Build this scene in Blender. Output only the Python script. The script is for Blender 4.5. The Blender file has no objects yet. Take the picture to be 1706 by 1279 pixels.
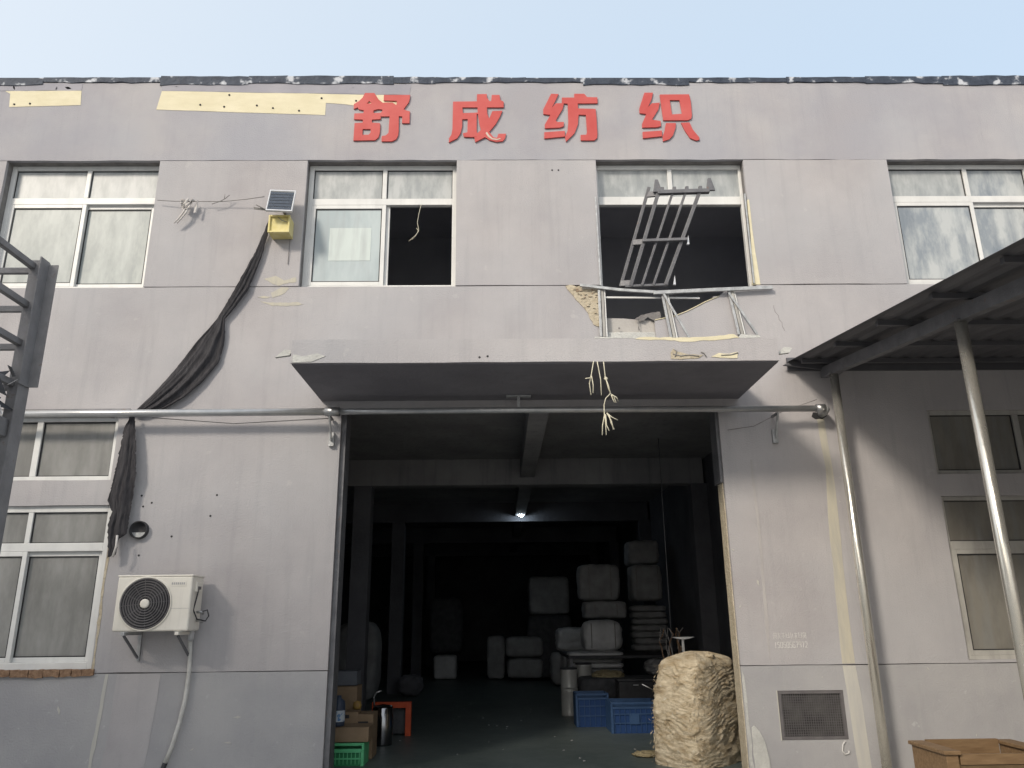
import bpy, math, random
from mathutils import Vector, Matrix, noise
from mathutils.geometry import tessellate_polygon

random.seed(7)
rad = math.radians
S = bpy.context.scene
COL = S.collection

# ------------------------------------------------------------------ camera
CAM_D, CAM_H = 8.7, 1.6
cd = bpy.data.cameras.new('camera')
cam = bpy.data.objects.new('camera', cd)
COL.objects.link(cam)
S.camera = cam
cd.sensor_fit = 'HORIZONTAL'
cd.sensor_width = 36.0
cd.lens = 36.0 * 1300.0 / 1706.0
cd.clip_start = 0.05
cd.clip_end = 2000
p_, r_, y_ = rad(16.74), rad(-0.62), rad(0.93)
_right = Vector((math.cos(y_), -math.sin(y_), 0))
_f0 = Vector((math.sin(y_), math.cos(y_), 0))
_fwd = _f0 * math.cos(p_) + Vector((0, 0, 1)) * math.sin(p_)
_up = _right.cross(_fwd)
_r1 = _right * math.cos(r_) + _up * math.sin(r_)
_u1 = -_right * math.sin(r_) + _up * math.cos(r_)
cam.matrix_world = Matrix(((_r1.x, _u1.x, -_fwd.x, 0), (_r1.y, _u1.y, -_fwd.y, -CAM_D), (_r1.z, _u1.z, -_fwd.z, CAM_H), (0, 0, 0, 1)))

# ------------------------------------------------------------------ light
SUNV = Vector((0.90, 1.20, -0.90)).normalized()      # direction the light travels
w = bpy.data.worlds.new('World')
S.world = w
w.use_nodes = True
nt = w.node_tree
sky = nt.nodes.new('ShaderNodeTexSky')
sky.sky_type = 'NISHITA'
sky.sun_disc = False
sky.sun_elevation = math.asin(-SUNV.z)
sky.sun_rotation = math.atan2(-SUNV.x, -SUNV.y)
sky.air_density = 1.0
sky.dust_density = 4.0
sky.ozone_density = 1.0
bg = nt.nodes['Background']
bg.inputs['Strength'].default_value = 0.12
veil = nt.nodes.new('ShaderNodeMix')          # thin, even high haze over the clear sky
veil.data_type = 'RGBA'
veil.inputs['Factor'].default_value = 0.7
tc = nt.nodes.new('ShaderNodeTexCoord')          # the haze whitens towards the sun's side of the sky
dt = nt.nodes.new('ShaderNodeVectorMath')
dt.operation = 'DOT_PRODUCT'
dt.inputs[1].default_value = (-0.6, -0.8, 0.0)
nt.links.new(tc.outputs['Generated'], dt.inputs[0])
vr = nt.nodes.new('ShaderNodeMapRange')
vr.inputs['From Min'].default_value = -1.0
vr.inputs['From Max'].default_value = 0.1
nt.links.new(dt.outputs['Value'], vr.inputs['Value'])
vc = nt.nodes.new('ShaderNodeMix')
vc.data_type = 'RGBA'
vc.inputs[6].default_value = (3.5, 4.35, 5.2, 1)
vc.inputs[7].default_value = (5.5, 5.75, 5.9, 1)
nt.links.new(vr.outputs[0], vc.inputs['Factor'])
nt.links.new(vc.outputs[2], veil.inputs[7])
nt.links.new(sky.outputs[0], veil.inputs[6])
nt.links.new(veil.outputs[2], bg.inputs[0])
sl = bpy.data.lights.new('sun', 'SUN')
sl.energy = 1.5
sl.angle = rad(9.0)
sl.color = (1.0, 0.91, 0.78)
so = bpy.data.objects.new('sun', sl)
COL.objects.link(so)
so.rotation_mode = 'QUATERNION'
so.rotation_quaternion = SUNV.to_track_quat('-Z', 'Y')
so.location = (-10, -20, 20)
S.view_settings.view_transform = 'Standard'
S.view_settings.look = 'None'
S.view_settings.exposure = 0.76
S.view_settings.gamma = 1.0
S.view_settings.use_curve_mapping = False


# ------------------------------------------------------------------ helpers
def lin(c):
    return tuple((v / 12.92 if v <= 0.04045 else ((v + 0.055) / 1.055) ** 2.4) for v in c)


def mat(name, c1, c2=None, scale=3.0, rough=0.7, bump=0.0, bscale=40.0, metal=0.0, streak=None, spots=None, stretch=(1, 1, 1), spec=0.3, lo=0.35, hi=0.68, detail=5.0, tint=None):
    """c1 and c2: linear base colours mixed by noise. streak: (colour, amount) thin vertical dirt. spots: (colour, amount, scale)."""
    m = bpy.data.materials.new(name)
    m.use_nodes = True
    t = m.node_tree
    N, L = t.nodes, t.links
    b = N['Principled BSDF']
    b.inputs['Roughness'].default_value = rough
    b.inputs['Metallic'].default_value = metal
    b.inputs['Specular IOR Level'].default_value = spec
    geo = N.new('ShaderNodeNewGeometry')
    mp = N.new('ShaderNodeMapping')
    mp.inputs['Scale'].default_value = stretch
    L.new(geo.outputs['Position'], mp.inputs['Vector'])

    def ramp(src, a, c):
        r = N.new('ShaderNodeMapRange')
        r.inputs['From Min'].default_value = a
        r.inputs['From Max'].default_value = c
        L.new(src, r.inputs['Value'])
        return r.outputs[0]

    def nz(sc, vec, det=detail, ro=0.6):
        n = N.new('ShaderNodeTexNoise')
        n.inputs['Scale'].default_value = sc
        n.inputs['Detail'].default_value = det
        n.inputs['Roughness'].default_value = ro
        L.new(vec, n.inputs['Vector'])
        return n.outputs['Fac']

    def mix(fac, a, c, amt=1.0):
        x = N.new('ShaderNodeMix')
        x.data_type = 'RGBA'
        if amt != 1.0:
            mm = N.new('ShaderNodeMath')
            mm.operation = 'MULTIPLY'
            mm.inputs[1].default_value = amt
            L.new(fac, mm.inputs[0])
            fac = mm.outputs[0]
        L.new(fac, x.inputs['Factor'])
        for s, v in ((x.inputs[6], a), (x.inputs[7], c)):
            if isinstance(v, tuple):
                s.default_value = (*v, 1)
            else:
                L.new(v, s)
        return x.outputs[2]
    cur = c1
    if c2 is not None:
        cur = mix(ramp(nz(scale, mp.outputs[0]), lo, hi), c1, c2)
    if streak:
        m2 = N.new('ShaderNodeMapping')
        m2.inputs['Scale'].default_value = (9, 9, 0.55)
        L.new(geo.outputs['Position'], m2.inputs['Vector'])
        cur = mix(ramp(nz(1.0, m2.outputs[0]), 0.52, 0.78), cur, streak[0], streak[1])
    if tint:
        cur = mix(ramp(nz(tint[2], geo.outputs['Position'], 3, 0.5), 0.42, 0.62), cur, tint[0], tint[1])
    if spots:
        cur = mix(ramp(nz(spots[2], geo.outputs['Position'], 3), *(spots[3:5] if len(spots) > 3 else (0.66, 0.72))), cur, spots[0], spots[1])
    if isinstance(cur, tuple):
        b.inputs['Base Color'].default_value = (*cur, 1)
    else:
        L.new(cur, b.inputs['Base Color'])
    if bump:
        bn = N.new('ShaderNodeBump')
        bn.inputs['Strength'].default_value = bump
        bn.inputs['Distance'].default_value = 0.02
        L.new(nz(bscale, mp.outputs[0]), bn.inputs['Height'])
        L.new(bn.outputs[0], b.inputs['Normal'])
        rr = N.new('ShaderNodeMapRange')
        rr.inputs['To Min'].default_value = max(0.03, rough - 0.08)
        rr.inputs['To Max'].default_value = min(1, rough + 0.1)
        L.new(nz(bscale * 0.3, mp.outputs[0]), rr.inputs['Value'])
        L.new(rr.outputs[0], b.inputs['Roughness'])
    return m


def bsdf(m):
    return m.node_tree.nodes['Principled BSDF']


class MB:
    def __init__(s):
        s.v, s.f, s.sm = [], [], []

    def add(s, vs, fs, smooth=False):
        o = len(s.v)
        s.v += [tuple(v) for v in vs]
        s.f += [tuple(i + o for i in f) for f in fs]
        s.sm += [smooth] * len(fs)
        return s

    def box(s, x0, x1, y0, y1, z0, z1):
        vs = [(x, y, z) for x in (x0, x1) for y in (y0, y1) for z in (z0, z1)]
        return s.add(vs, [(0, 1, 3, 2), (4, 6, 7, 5), (0, 4, 5, 1), (2, 3, 7, 6), (0, 2, 6, 4), (1, 5, 7, 3)])

    def bar(s, a, b, w, h, up=(0, 0, 1), roll=0.0):
        """box bar from a to b, w across, h along up"""
        a, b = Vector(a), Vector(b)
        d = (b - a).normalized()
        u = Vector(up)
        if abs(d.dot(u)) > 0.98:
            u = Vector((0, 1, 0))
        sd = d.cross(u).normalized()
        uu = sd.cross(d).normalized()
        if roll:
            q = Matrix.Rotation(roll, 3, d)
            sd, uu = q @ sd, q @ uu
        vs = [p + sd * (i * w / 2) + uu * (j * h / 2) for p in (a, b) for i in (-1, 1) for j in (-1, 1)]
        return s.add(vs, [(0, 1, 3, 2), (4, 6, 7, 5), (0, 4, 5, 1), (2, 3, 7, 6), (0, 2, 6, 4), (1, 5, 7, 3)])

    def tube(s, pts, r, n=10, caps=True):
        pts = [Vector(p) for p in pts]
        rs = r if isinstance(r, (list, tuple)) else [r] * len(pts)
        vs, fs = [], []
        pu = None
        for i, p in enumerate(pts):
            d = (pts[min(i + 1, len(pts) - 1)] - pts[max(i - 1, 0)]).normalized()
            if pu is None:
                pu = Vector((0, 0, 1)) if abs(d.z) < 0.9 else Vector((0, 1, 0))
            u = (pu - d * pu.dot(d)).normalized()
            pu = u
            v = d.cross(u)
            for k in range(n):
                a = 2 * math.pi * k / n
                vs.append(p + (u * math.cos(a) + v * math.sin(a)) * rs[i])
        for i in range(len(pts) - 1):
            for k in range(n):
                k2 = (k + 1) % n
                fs.append((i * n + k, i * n + k2, (i + 1) * n + k2, (i + 1) * n + k))
        s.add(vs, fs, True)
        if caps:
            o = len(s.v) - len(vs)
            s.f += [tuple(range(o + n - 1, o - 1, -1)), tuple(range(o + (len(pts) - 1) * n, o + len(pts) * n))]
            s.sm += [False, False]
        return s

    def prism(s, loops, y0, y1, axis='y'):
        """extruded polygon; loops of (x, z), first the outline and then holes"""
        if not isinstance(loops[0][0], (tuple, list)):
            loops = [loops]
        flat = [p for lp in loops for p in lp]
        tris = tessellate_polygon([[Vector((p[0], p[1], 0)) for p in lp] for lp in loops])
        mk = (lambda p, y: (p[0], y, p[1])) if axis == 'y' else ((lambda p, y: (y, p[0], p[1])) if axis == 'x' else (lambda p, y: (p[0], p[1], y)))
        n = len(flat)
        vs = [mk(p, y0) for p in flat] + [mk(p, y1) for p in flat]
        fs = [tuple(t) for t in tris] + [tuple(i + n for i in reversed(t)) for t in tris]
        o = 0
        for lp in loops:
            k = len(lp)
            for i in range(k):
                j = (i + 1) % k
                fs.append((o + i, o + j, n + o + j, n + o + i))
            o += k
        return s.add(vs, fs)

    def lathe(s, c, prof, n=24, axis='z'):
        """prof of (radius, height)"""
        vs, fs = [], []
        for r, h in prof:
            for k in range(n):
                a = 2 * math.pi * k / n
                if axis == 'z':
                    vs.append((c[0] + r * math.cos(a), c[1] + r * math.sin(a), c[2] + h))
                else:
                    vs.append((c[0] + r * math.cos(a), c[1] + h, c[2] + r * math.sin(a)))
        m = len(prof)
        for i in range(m - 1):
            for k in range(n):
                k2 = (k + 1) % n
                fs.append((i * n + k, i * n + k2, (i + 1) * n + k2, (i + 1) * n + k))
        s.add(vs, fs, True)
        return s

    def build(s, name, m, parent=None, bevel=0.0, seg=2, smooth=None, recalc=True):
        import bmesh
        off = Vector((0, 0, 0))
        q = parent
        while q is not None:
            off += q.location
            q = q.parent
        me = bpy.data.meshes.new(name)
        me.from_pydata([(v[0] - off.x, v[1] - off.y, v[2] - off.z) for v in s.v], [], s.f)
        for p, sm in zip(me.polygons, s.sm):
            p.use_smooth = sm if smooth is None else smooth
        if recalc:
            bm = bmesh.new()
            bm.from_mesh(me)
            bmesh.ops.recalc_face_normals(bm, faces=bm.faces)
            bm.to_mesh(me)
            bm.free()
        if m:
            me.materials.append(m)
        o = bpy.data.objects.new(name, me)
        COL.objects.link(o)
        if parent is not None:
            o.parent = parent
        if bevel:
            b = o.modifiers.new('bevel', 'BEVEL')
            b.width = bevel
            b.segments = seg
            b.limit_method = 'ANGLE'
            b.angle_limit = rad(40)
        return o


def tag(o, label, cat=None, group=None, kind=None):
    if label:
        o['label'] = label
    if cat:
        o['category'] = cat
    if group:
        o['group'] = group
    if kind:
        o['kind'] = kind
    return o


def root(name, loc, label, cat, group=None):
    o = bpy.data.objects.new(name, None)
    o.empty_display_size = 0.1
    COL.objects.link(o)
    o.location = loc
    return tag(o, label, cat, group)


def jline(a, b, step=0.25, amp=0.004):
    """points from a to b (b excluded) with a slightly uneven line"""
    L_ = math.hypot(b[0] - a[0], b[1] - a[1])
    n = max(1, int(L_ / step))
    nx, nz_ = -(b[1] - a[1]) / L_, (b[0] - a[0]) / L_
    out = []
    for i in range(n):
        t = i / n
        j = 0 if i == 0 else random.uniform(-amp, amp)
        out.append((a[0] + (b[0] - a[0]) * t + nx * j, a[1] + (b[1] - a[1]) * t + nz_ * j))
    return out


def jpoly(pts, step=0.25, amp=0.004):
    o = []
    for i in range(len(pts)):
        o += jline(pts[i], pts[(i + 1) % len(pts)], step, amp)
    return o


def rect(x0, x1, z0, z1):
    return [(x0, z0), (x1, z0), (x1, z1), (x0, z1)]


def sheet(rows, thick=0.004):
    """a two-sided thin cloth from a grid of points"""
    mb = MB()
    n = len(rows[0])
    vs = [Vector(p) for r in rows for p in r]
    fs = [(i * n + j, i * n + j + 1, (i + 1) * n + j + 1, (i + 1) * n + j) for i in range(len(rows) - 1) for j in range(n - 1)]
    mb.add(vs, fs, True)
    return mb


# ------------------------------------------------------------------ materials
M_wall = mat('facade_render', (0.368, 0.350, 0.358), (0.452, 0.432, 0.434), 0.8, 0.85, 0.3, 60, streak=((0.28, 0.275, 0.285), 0.42), spots=((0.52, 0.51, 0.49), 0.3, 5.0), lo=0.35, hi=0.65, tint=((0.38, 0.39, 0.415), 0.4, 0.42))
M_para = mat('parapet_render', (0.345, 0.332, 0.352), (0.405, 0.39, 0.398), 0.8, 0.85, 0.3, 60, streak=((0.28, 0.275, 0.30), 0.42), tint=((0.33, 0.345, 0.39), 0.45, 0.5), lo=0.4, hi=0.6)
M_dado = mat('dado_render', (0.325, 0.322, 0.335), (0.405, 0.398, 0.402), 0.9, 0.8, 0.3, 50, streak=((0.42, 0.42, 0.41), 0.35), spots=((0.6, 0.6, 0.6), 0.3, 9.0))
M_core = mat('masonry_core', (0.16, 0.15, 0.15), (0.24, 0.23, 0.22), 6, 0.9, 0.4, 30)
M_patch = mat('smooth_patch', (0.29, 0.285, 0.32), (0.35, 0.34, 0.37), 2.0, 0.75, 0.2, 30)
M_foam = mat('yellow_foam', (0.66, 0.60, 0.42), (0.74, 0.68, 0.50), 3.0, 0.8, 0.3, 90, stretch=(1, 1, 3))
M_foamdk = mat('old_yellow_foam', (0.44, 0.38, 0.28), (0.56, 0.50, 0.39), 14.0, 0.9, 0.9, 40)
M_membrane = mat('roof_membrane', (0.028, 0.036, 0.055), (0.07, 0.085, 0.115), 5.0, 0.6, 0.6, 25, spots=((0.58, 0.60, 0.64), 0.85, 5.0, 0.56, 0.64))
M_pvc = mat('white_window_plastic', (0.72, 0.72, 0.70), (0.60, 0.60, 0.59), 2.5, 0.42, 0.05, 60, streak=((0.45, 0.44, 0.42), 0.4), spec=0.5)
M_oldpvc = mat('grimy_window_plastic', (0.34, 0.33, 0.31), (0.46, 0.45, 0.42), 3, 0.5, 0.1, 60, streak=((0.2, 0.19, 0.18), 0.5))
M_gasket = mat('black_rubber', (0.03, 0.03, 0.032), None, rough=0.6)
M_red = mat('faded_red_plastic', (0.46, 0.062, 0.055), (0.53, 0.105, 0.095), 2.2, 0.55, 0.1, 30, spec=0.4)
M_reded = mat('pale_core', (0.6, 0.5, 0.42), (0.5, 0.4, 0.34), 30, 0.8)
M_brickpale = mat('pale_brick', (0.36, 0.27, 0.19), (0.46, 0.38, 0.29), 20, 0.95, 0.8, 60)
M_steel = mat('galvanised_steel', (0.36, 0.37, 0.38), (0.5, 0.5, 0.5), 9, 0.38, 0.15, 60, metal=0.9)
M_steeld = mat('dirty_galvanised_strip', (0.34, 0.345, 0.35), (0.52, 0.53, 0.53), 12, 0.5, 0.25, 60, metal=0.5)
M_pipe = mat('white_enamelled_pipe', (0.42, 0.43, 0.44), (0.55, 0.55, 0.55), 4, 0.3, 0.1, 40, metal=0.6)
M_post = mat('stainless_post', (0.68, 0.66, 0.60), (0.78, 0.75, 0.68), 5, 0.24, 0.12, 30, metal=0.8, stretch=(1, 1, 0.3))
M_iron = mat('dark_grey_steel', (0.13, 0.13, 0.14), (0.19, 0.19, 0.20), 7, 0.5, 0.3, 60, metal=0.25, spots=((0.19, 0.10, 0.06), 0.5, 14))
M_rack = mat('grey_painted_steel', (0.20, 0.195, 0.20), (0.27, 0.265, 0.27), 6, 0.5, 0.2, 50, metal=0.2, spots=((0.16, 0.10, 0.07), 0.4, 12))
M_net = mat('charcoal_netting', (0.040, 0.038, 0.042), (0.075, 0.072, 0.078), 14, 0.9, 0.8, 90, stretch=(2.5, 2.5, 0.5))
M_acw = mat('cream_white_enamel', (0.72, 0.68, 0.60), (0.80, 0.76, 0.68), 3, 0.4, 0.05, 50, streak=((0.5, 0.47, 0.42), 0.35), spec=0.5)
M_black = mat('black_plastic', (0.025, 0.025, 0.028), (0.045, 0.045, 0.05), 10, 0.5, 0.1, 50)
M_dgrey = mat('dark_grey_plastic', (0.115, 0.108, 0.112), (0.15, 0.142, 0.145), 10, 0.5, 0.1, 50)
M_hose = mat('white_hose', (0.62, 0.61, 0.58), (0.5, 0.49, 0.46), 8, 0.5, 0.2, 60)
M_brick = mat('broken_brick', (0.20, 0.12, 0.075), (0.34, 0.22, 0.14), 25, 0.95, 0.9, 60)
M_rope = mat('cream_cord', (0.62, 0.58, 0.44), (0.72, 0.68, 0.55), 30, 0.9, 0.3, 200)
M_cable = mat('grey_cable', (0.20, 0.19, 0.18), (0.28, 0.27, 0.26), 15, 0.7)
M_solar = mat('solar_cell', (0.035, 0.045, 0.065), (0.06, 0.075, 0.10), 25, 0.2, spec=0.6)
M_alu = mat('aluminium', (0.7, 0.71, 0.72), (0.6, 0.6, 0.62), 12, 0.35, metal=0.4)
M_ybox = mat('faded_yellow_plastic', (0.62, 0.53, 0.20), (0.70, 0.62, 0.32), 12, 0.5, 0.1, 60)
M_cloth = mat('pale_rag', (0.52, 0.49, 0.47), (0.64, 0.62, 0.6), 12, 0.95, 0.5, 60)
M_roofsh = mat('corrugated_sheet', (0.10, 0.10, 0.11), (0.13, 0.13, 0.14), 2, 0.55, 0.1, 30, metal=0.3, streak=((0.10, 0.10, 0.105), 0.5))
M_conc = mat('yard_concrete', (0.34, 0.33, 0.31), (0.46, 0.45, 0.425), 0.8, 0.9, 0.5, 25, spots=((0.18, 0.175, 0.17), 0.4, 3))
M_floor = mat('painted_workshop_floor', (0.085, 0.108, 0.105), (0.13, 0.155, 0.15), 1.2, 0.42, 0.25, 20, spots=((0.14, 0.15, 0.14), 0.3, 5))
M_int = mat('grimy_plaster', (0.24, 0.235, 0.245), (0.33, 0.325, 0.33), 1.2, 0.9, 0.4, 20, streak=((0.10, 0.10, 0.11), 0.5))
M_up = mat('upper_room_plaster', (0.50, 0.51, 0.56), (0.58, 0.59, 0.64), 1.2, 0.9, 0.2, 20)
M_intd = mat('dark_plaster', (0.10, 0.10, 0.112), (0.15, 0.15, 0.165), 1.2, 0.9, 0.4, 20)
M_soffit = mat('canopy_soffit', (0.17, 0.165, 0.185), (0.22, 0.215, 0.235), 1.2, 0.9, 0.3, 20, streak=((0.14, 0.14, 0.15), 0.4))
M_bale = mat('dirty_cotton_bale', (0.44, 0.345, 0.22), (0.74, 0.65, 0.49), 7, 0.95, 1.0, 45, stretch=(1, 1, 2.6), spots=((0.70, 0.66, 0.56), 0.7, 16))
M_wrap = mat('woven_white_wrap', (0.46, 0.46, 0.47), (0.60, 0.60, 0.61), 4, 0.6, 0.4, 25)
M_wrapd = mat('grey_woven_wrap', (0.24, 0.24, 0.245), (0.34, 0.34, 0.35), 4, 0.75, 0.5, 25)
M_hay = mat('tan_sacking', (0.28, 0.23, 0.13), (0.38, 0.32, 0.2), 8, 0.95, 0.6, 50)
M_blue = mat('blue_crate_plastic', (0.032, 0.075, 0.17), (0.045, 0.10, 0.22), 5, 0.45, 0.1, 40, spec=0.4)
M_green = mat('green_crate_plastic', (0.10, 0.46, 0.20), (0.14, 0.55, 0.27), 5, 0.45, 0.1, 40)
M_card = mat('brown_cardboard', (0.24, 0.17, 0.105), (0.30, 0.215, 0.14), 5, 0.9, 0.2, 40)
M_orange = mat('orange_enamel', (0.50, 0.075, 0.022), (0.42, 0.06, 0.02), 6, 0.45, 0.1, 40)
M_drum = mat('pale_drum', (0.42, 0.42, 0.40), (0.5, 0.5, 0.48), 6, 0.35, 0.1, 30, metal=0.2)
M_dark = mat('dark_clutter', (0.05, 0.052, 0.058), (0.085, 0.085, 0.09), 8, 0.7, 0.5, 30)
M_wood = mat('varnished_wood', (0.17, 0.105, 0.055), (0.25, 0.165, 0.09), 7, 0.5, 0.3, 60, stretch=(0.6, 5, 5))
M_blab = mat('blue_label', (0.10, 0.22, 0.42), (0.5, 0.55, 0.6), 22, 0.5, lo=0.45, hi=0.5)
M_paper = mat('white_label', (0.6, 0.6, 0.58), None, rough=0.8)
M_spray = mat('white_stencil_paint', (0.68, 0.67, 0.65), (0.50, 0.49, 0.48), 60, 0.8)
M_plast = mat('wall_filler', (0.46, 0.46, 0.44), (0.58, 0.58, 0.55), 7, 0.85, 0.6, 40)
M_runs = mat('pale_dried_run', (0.45, 0.44, 0.42), (0.52, 0.505, 0.45), 4, 0.85, 0.2, 40, stretch=(3, 3, 0.4))
M_faint = mat('faint_run', (0.38, 0.36, 0.36), (0.44, 0.42, 0.41), 2, 0.85, 0.2, 40)
M_runy = mat('yellowed_dried_run', (0.43, 0.41, 0.36), (0.52, 0.485, 0.39), 4, 0.85, 0.2, 40, stretch=(3, 3, 0.4))
M_curt = mat('grey_curtain', (0.62, 0.61, 0.58), (0.72, 0.71, 0.68), 3, 0.9)
M_curo = mat('ochre_curtain', (0.45, 0.34, 0.16), (0.5, 0.38, 0.2), 3, 0.9)
M_tarp = mat('weathered_tarpaulin', (0.10, 0.11, 0.13), (0.15, 0.16, 0.18), 3, 0.8, 0.5, 20)


def pane_mat(name, c1, c2, rough=0.42, dust=0.75, sc=2.2, streakc=(0.3, 0.32, 0.33)):
    """dusty glass: a dull layer of dust over a clear, shiny sheet"""
    m = bpy.data.materials.new(name)
    m.use_nodes = True
    t = m.node_tree
    N, L = t.nodes, t.links
    b = N['Principled BSDF']
    b.inputs['Roughness'].default_value = rough
    b.inputs['Specular IOR Level'].default_value = 0.5
    geo = N.new('ShaderNodeNewGeometry')
    n1 = N.new('ShaderNodeTexNoise')
    n1.inputs['Scale'].default_value = sc
    n1.inputs['Detail'].default_value = 6
    n1.inputs['Roughness'].default_value = 0.65
    m1 = N.new('ShaderNodeMapping')
    m1.inputs['Scale'].default_value = (1.6, 1.6, 0.55)
    L.new(geo.outputs['Position'], m1.inputs['Vector'])
    L.new(m1.outputs[0], n1.inputs['Vector'])
    mp = N.new('ShaderNodeMapping')
    mp.inputs['Scale'].default_value = (7, 7, 0.9)
    L.new(geo.outputs['Position'], mp.inputs['Vector'])
    n2 = N.new('ShaderNodeTexNoise')
    n2.inputs['Scale'].default_value = 1.0
    n2.inputs['Detail'].default_value = 5
    L.new(mp.outputs[0], n2.inputs['Vector'])
    r1 = N.new('ShaderNodeMapRange')
    r1.inputs['From Min'].default_value = 0.40
    r1.inputs['From Max'].default_value = 0.60
    L.new(n1.outputs['Fac'], r1.inputs['Value'])
    r2 = N.new('ShaderNodeMapRange')
    r2.inputs['From Min'].default_value = 0.5
    r2.inputs['From Max'].default_value = 0.75
    r2.inputs['To Max'].default_value = 0.6
    L.new(n2.outputs['Fac'], r2.inputs['Value'])
    x = N.new('ShaderNodeMix')
    x.data_type = 'RGBA'
    x.inputs[6].default_value = (*c1, 1)
    x.inputs[7].default_value = (*c2, 1)
    L.new(r1.outputs[0], x.inputs['Factor'])
    x2 = N.new('ShaderNodeMix')
    x2.data_type = 'RGBA'
    x2.inputs[7].default_value = (*streakc, 1)
    L.new(x.outputs[2], x2.inputs[6])
    L.new(r2.outputs[0], x2.inputs['Factor'])
    L.new(x2.outputs[2], b.inputs['Base Color'])
    if dust < 1:
        tr = N.new('ShaderNodeBsdfTransparent')
        tr.inputs[0].default_value = (0.85, 0.88, 0.87, 1)
        gl = N.new('ShaderNodeBsdfGlossy')
        gl.inputs['Roughness'].default_value = 0.04
        fr = N.new('ShaderNodeFresnel')
        fr.inputs['IOR'].default_value = 1.5
        ms = N.new('ShaderNodeMixShader')
        L.new(fr.outputs[0], ms.inputs[0])
        L.new(tr.outputs[0], ms.inputs[1])
        L.new(gl.outputs[0], ms.inputs[2])
        md = N.new('ShaderNodeMixShader')
        md.inputs[0].default_value = dust
        L.new(ms.outputs[0], md.inputs[1])
        L.new(b.outputs[0], md.inputs[2])
        L.new(md.outputs[0], N['Material Output'].inputs['Surface'])
    return m


P_top = pane_mat('whitened_glass', (0.30, 0.32, 0.325), (0.45, 0.465, 0.465), dust=1.0, sc=3.6)
P_up = pane_mat('filmed_glass', (0.235, 0.265, 0.265), (0.34, 0.37, 0.362), dust=1.0, sc=3.2, streakc=(0.42, 0.45, 0.44))
P_blue = pane_mat('bluish_filmed_glass', (0.33, 0.39, 0.41), (0.43, 0.49, 0.50), dust=1.0, sc=1.1)
P_str = pane_mat('streaked_glass', (0.24, 0.27, 0.30), (0.46, 0.48, 0.48), dust=1.0, sc=2.6, streakc=(0.12, 0.15, 0.19))
P_low = pane_mat('dusty_glass', (0.34, 0.335, 0.32), (0.50, 0.495, 0.475), dust=0.55, sc=1.4, streakc=(0.22, 0.22, 0.21))
P_shade = pane_mat('brownish_dusty_glass', (0.22, 0.205, 0.18), (0.30, 0.285, 0.25), dust=0.7)

# ------------------------------------------------------------------ setting
gm = MB().box(-400, 400, -400, 400, -0.3, 0.0)
tag(gm.build('ground', M_conc), 'pale concrete yard in front of the workshop', kind='structure')
tag(MB().box(-7.0, 3.55, 0.0, 24, 0.004, 0.03).build('floor', M_floor), 'dark green painted concrete floor inside the workshop', kind='structure')

# ------------------------------------------------------------------ building
B = root('factory_building', (0, 0, 0), 'two storey grey rendered textile workshop with wide open doorway and red parapet sign', 'building')
XL, XR = -13.0, 13.0
WINU = [(-6.2, -4.28), (-2.42, -0.53), (1.24, 3.13), (4.98, 6.88)]
T = 0.045


def wobble_panel(loops, m, y0=0.0, y1=T, bevel=0.006):
    return MB().prism(loops, y0, y1).build('wall_panel', m, B, bevel=bevel, seg=2)


# parapet band
wobble_panel([jpoly([(XL, 7.201), (XR, 7.201), (XR, 8.36), (XL, 8.36)], 0.22, 0.006)], M_para)
# piers between the upper windows
piers = [(XL, -6.2), (-4.28, -2.42), (-0.53, 1.24), (3.13, 4.98), (6.88, XR)]
for a, b in piers:
    wobble_panel([jpoly(rect(a, b, 5.467, 7.195), 0.3, 0.003)], M_wall)
GW = [[(-6.2, -4.35, 3.13, 3.86), (-6.2, -4.28, 1.14, 2.85)], [(4.95, 6.85, 3.12, 3.87), (4.95, 6.85, 1.13, 2.87)]]
DX0, DX1, DZ = -1.82, 2.52, 3.93
notch = [(3.13, 5.458), (3.10, 5.40), (3.02, 5.38), (2.74, 5.39), (2.66, 5.31), (2.48, 5.235), (2.36, 5.17), (2.24, 5.11), (2.10, 5.055), (1.98, 5.03), (1.86, 5.005),
         (1.86, 4.72), (1.22, 4.72), (1.215, 5.0), (1.20, 5.05), (1.18, 5.12), (1.06, 5.2), (1.02, 5.30), (0.90, 5.36), (0.84, 5.455)]
outl = (jline((XL, 1.105), (DX0, 1.105), 0.3, 0.003) + [(DX0, 1.105), (DX0, DZ), (DX1, DZ), (DX1, 1.105)] + jline((DX1, 1.105), (XR, 1.105), 0.3, 0.003)
        + [(XR, 1.105), (XR, 5.455)] + jline((XR, 5.455), (3.2, 5.455), 0.3, 0.003) + notch + jline((0.8, 5.455), (XL, 5.455), 0.3, 0.003) + [(XL, 5.455)])
outl = [p for i, p in enumerate(outl) if i == 0 or (abs(p[0] - outl[i - 1][0]) + abs(p[1] - outl[i - 1][1])) > 1e-5]
holes = [jpoly(rect(*h), 0.3, 0.004) for g in GW for h in g]
wobble_panel([outl] + holes, M_wall)
wobble_panel([jpoly(rect(XL, DX0, -0.02, 1.095), 0.4, 0.003)], M_dado)
wobble_panel([jpoly(rect(DX1, XR, -0.02, 1.095), 0.4, 0.003), rect(2.88, 3.57, 0.375, 0.85)], M_dado)
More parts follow.
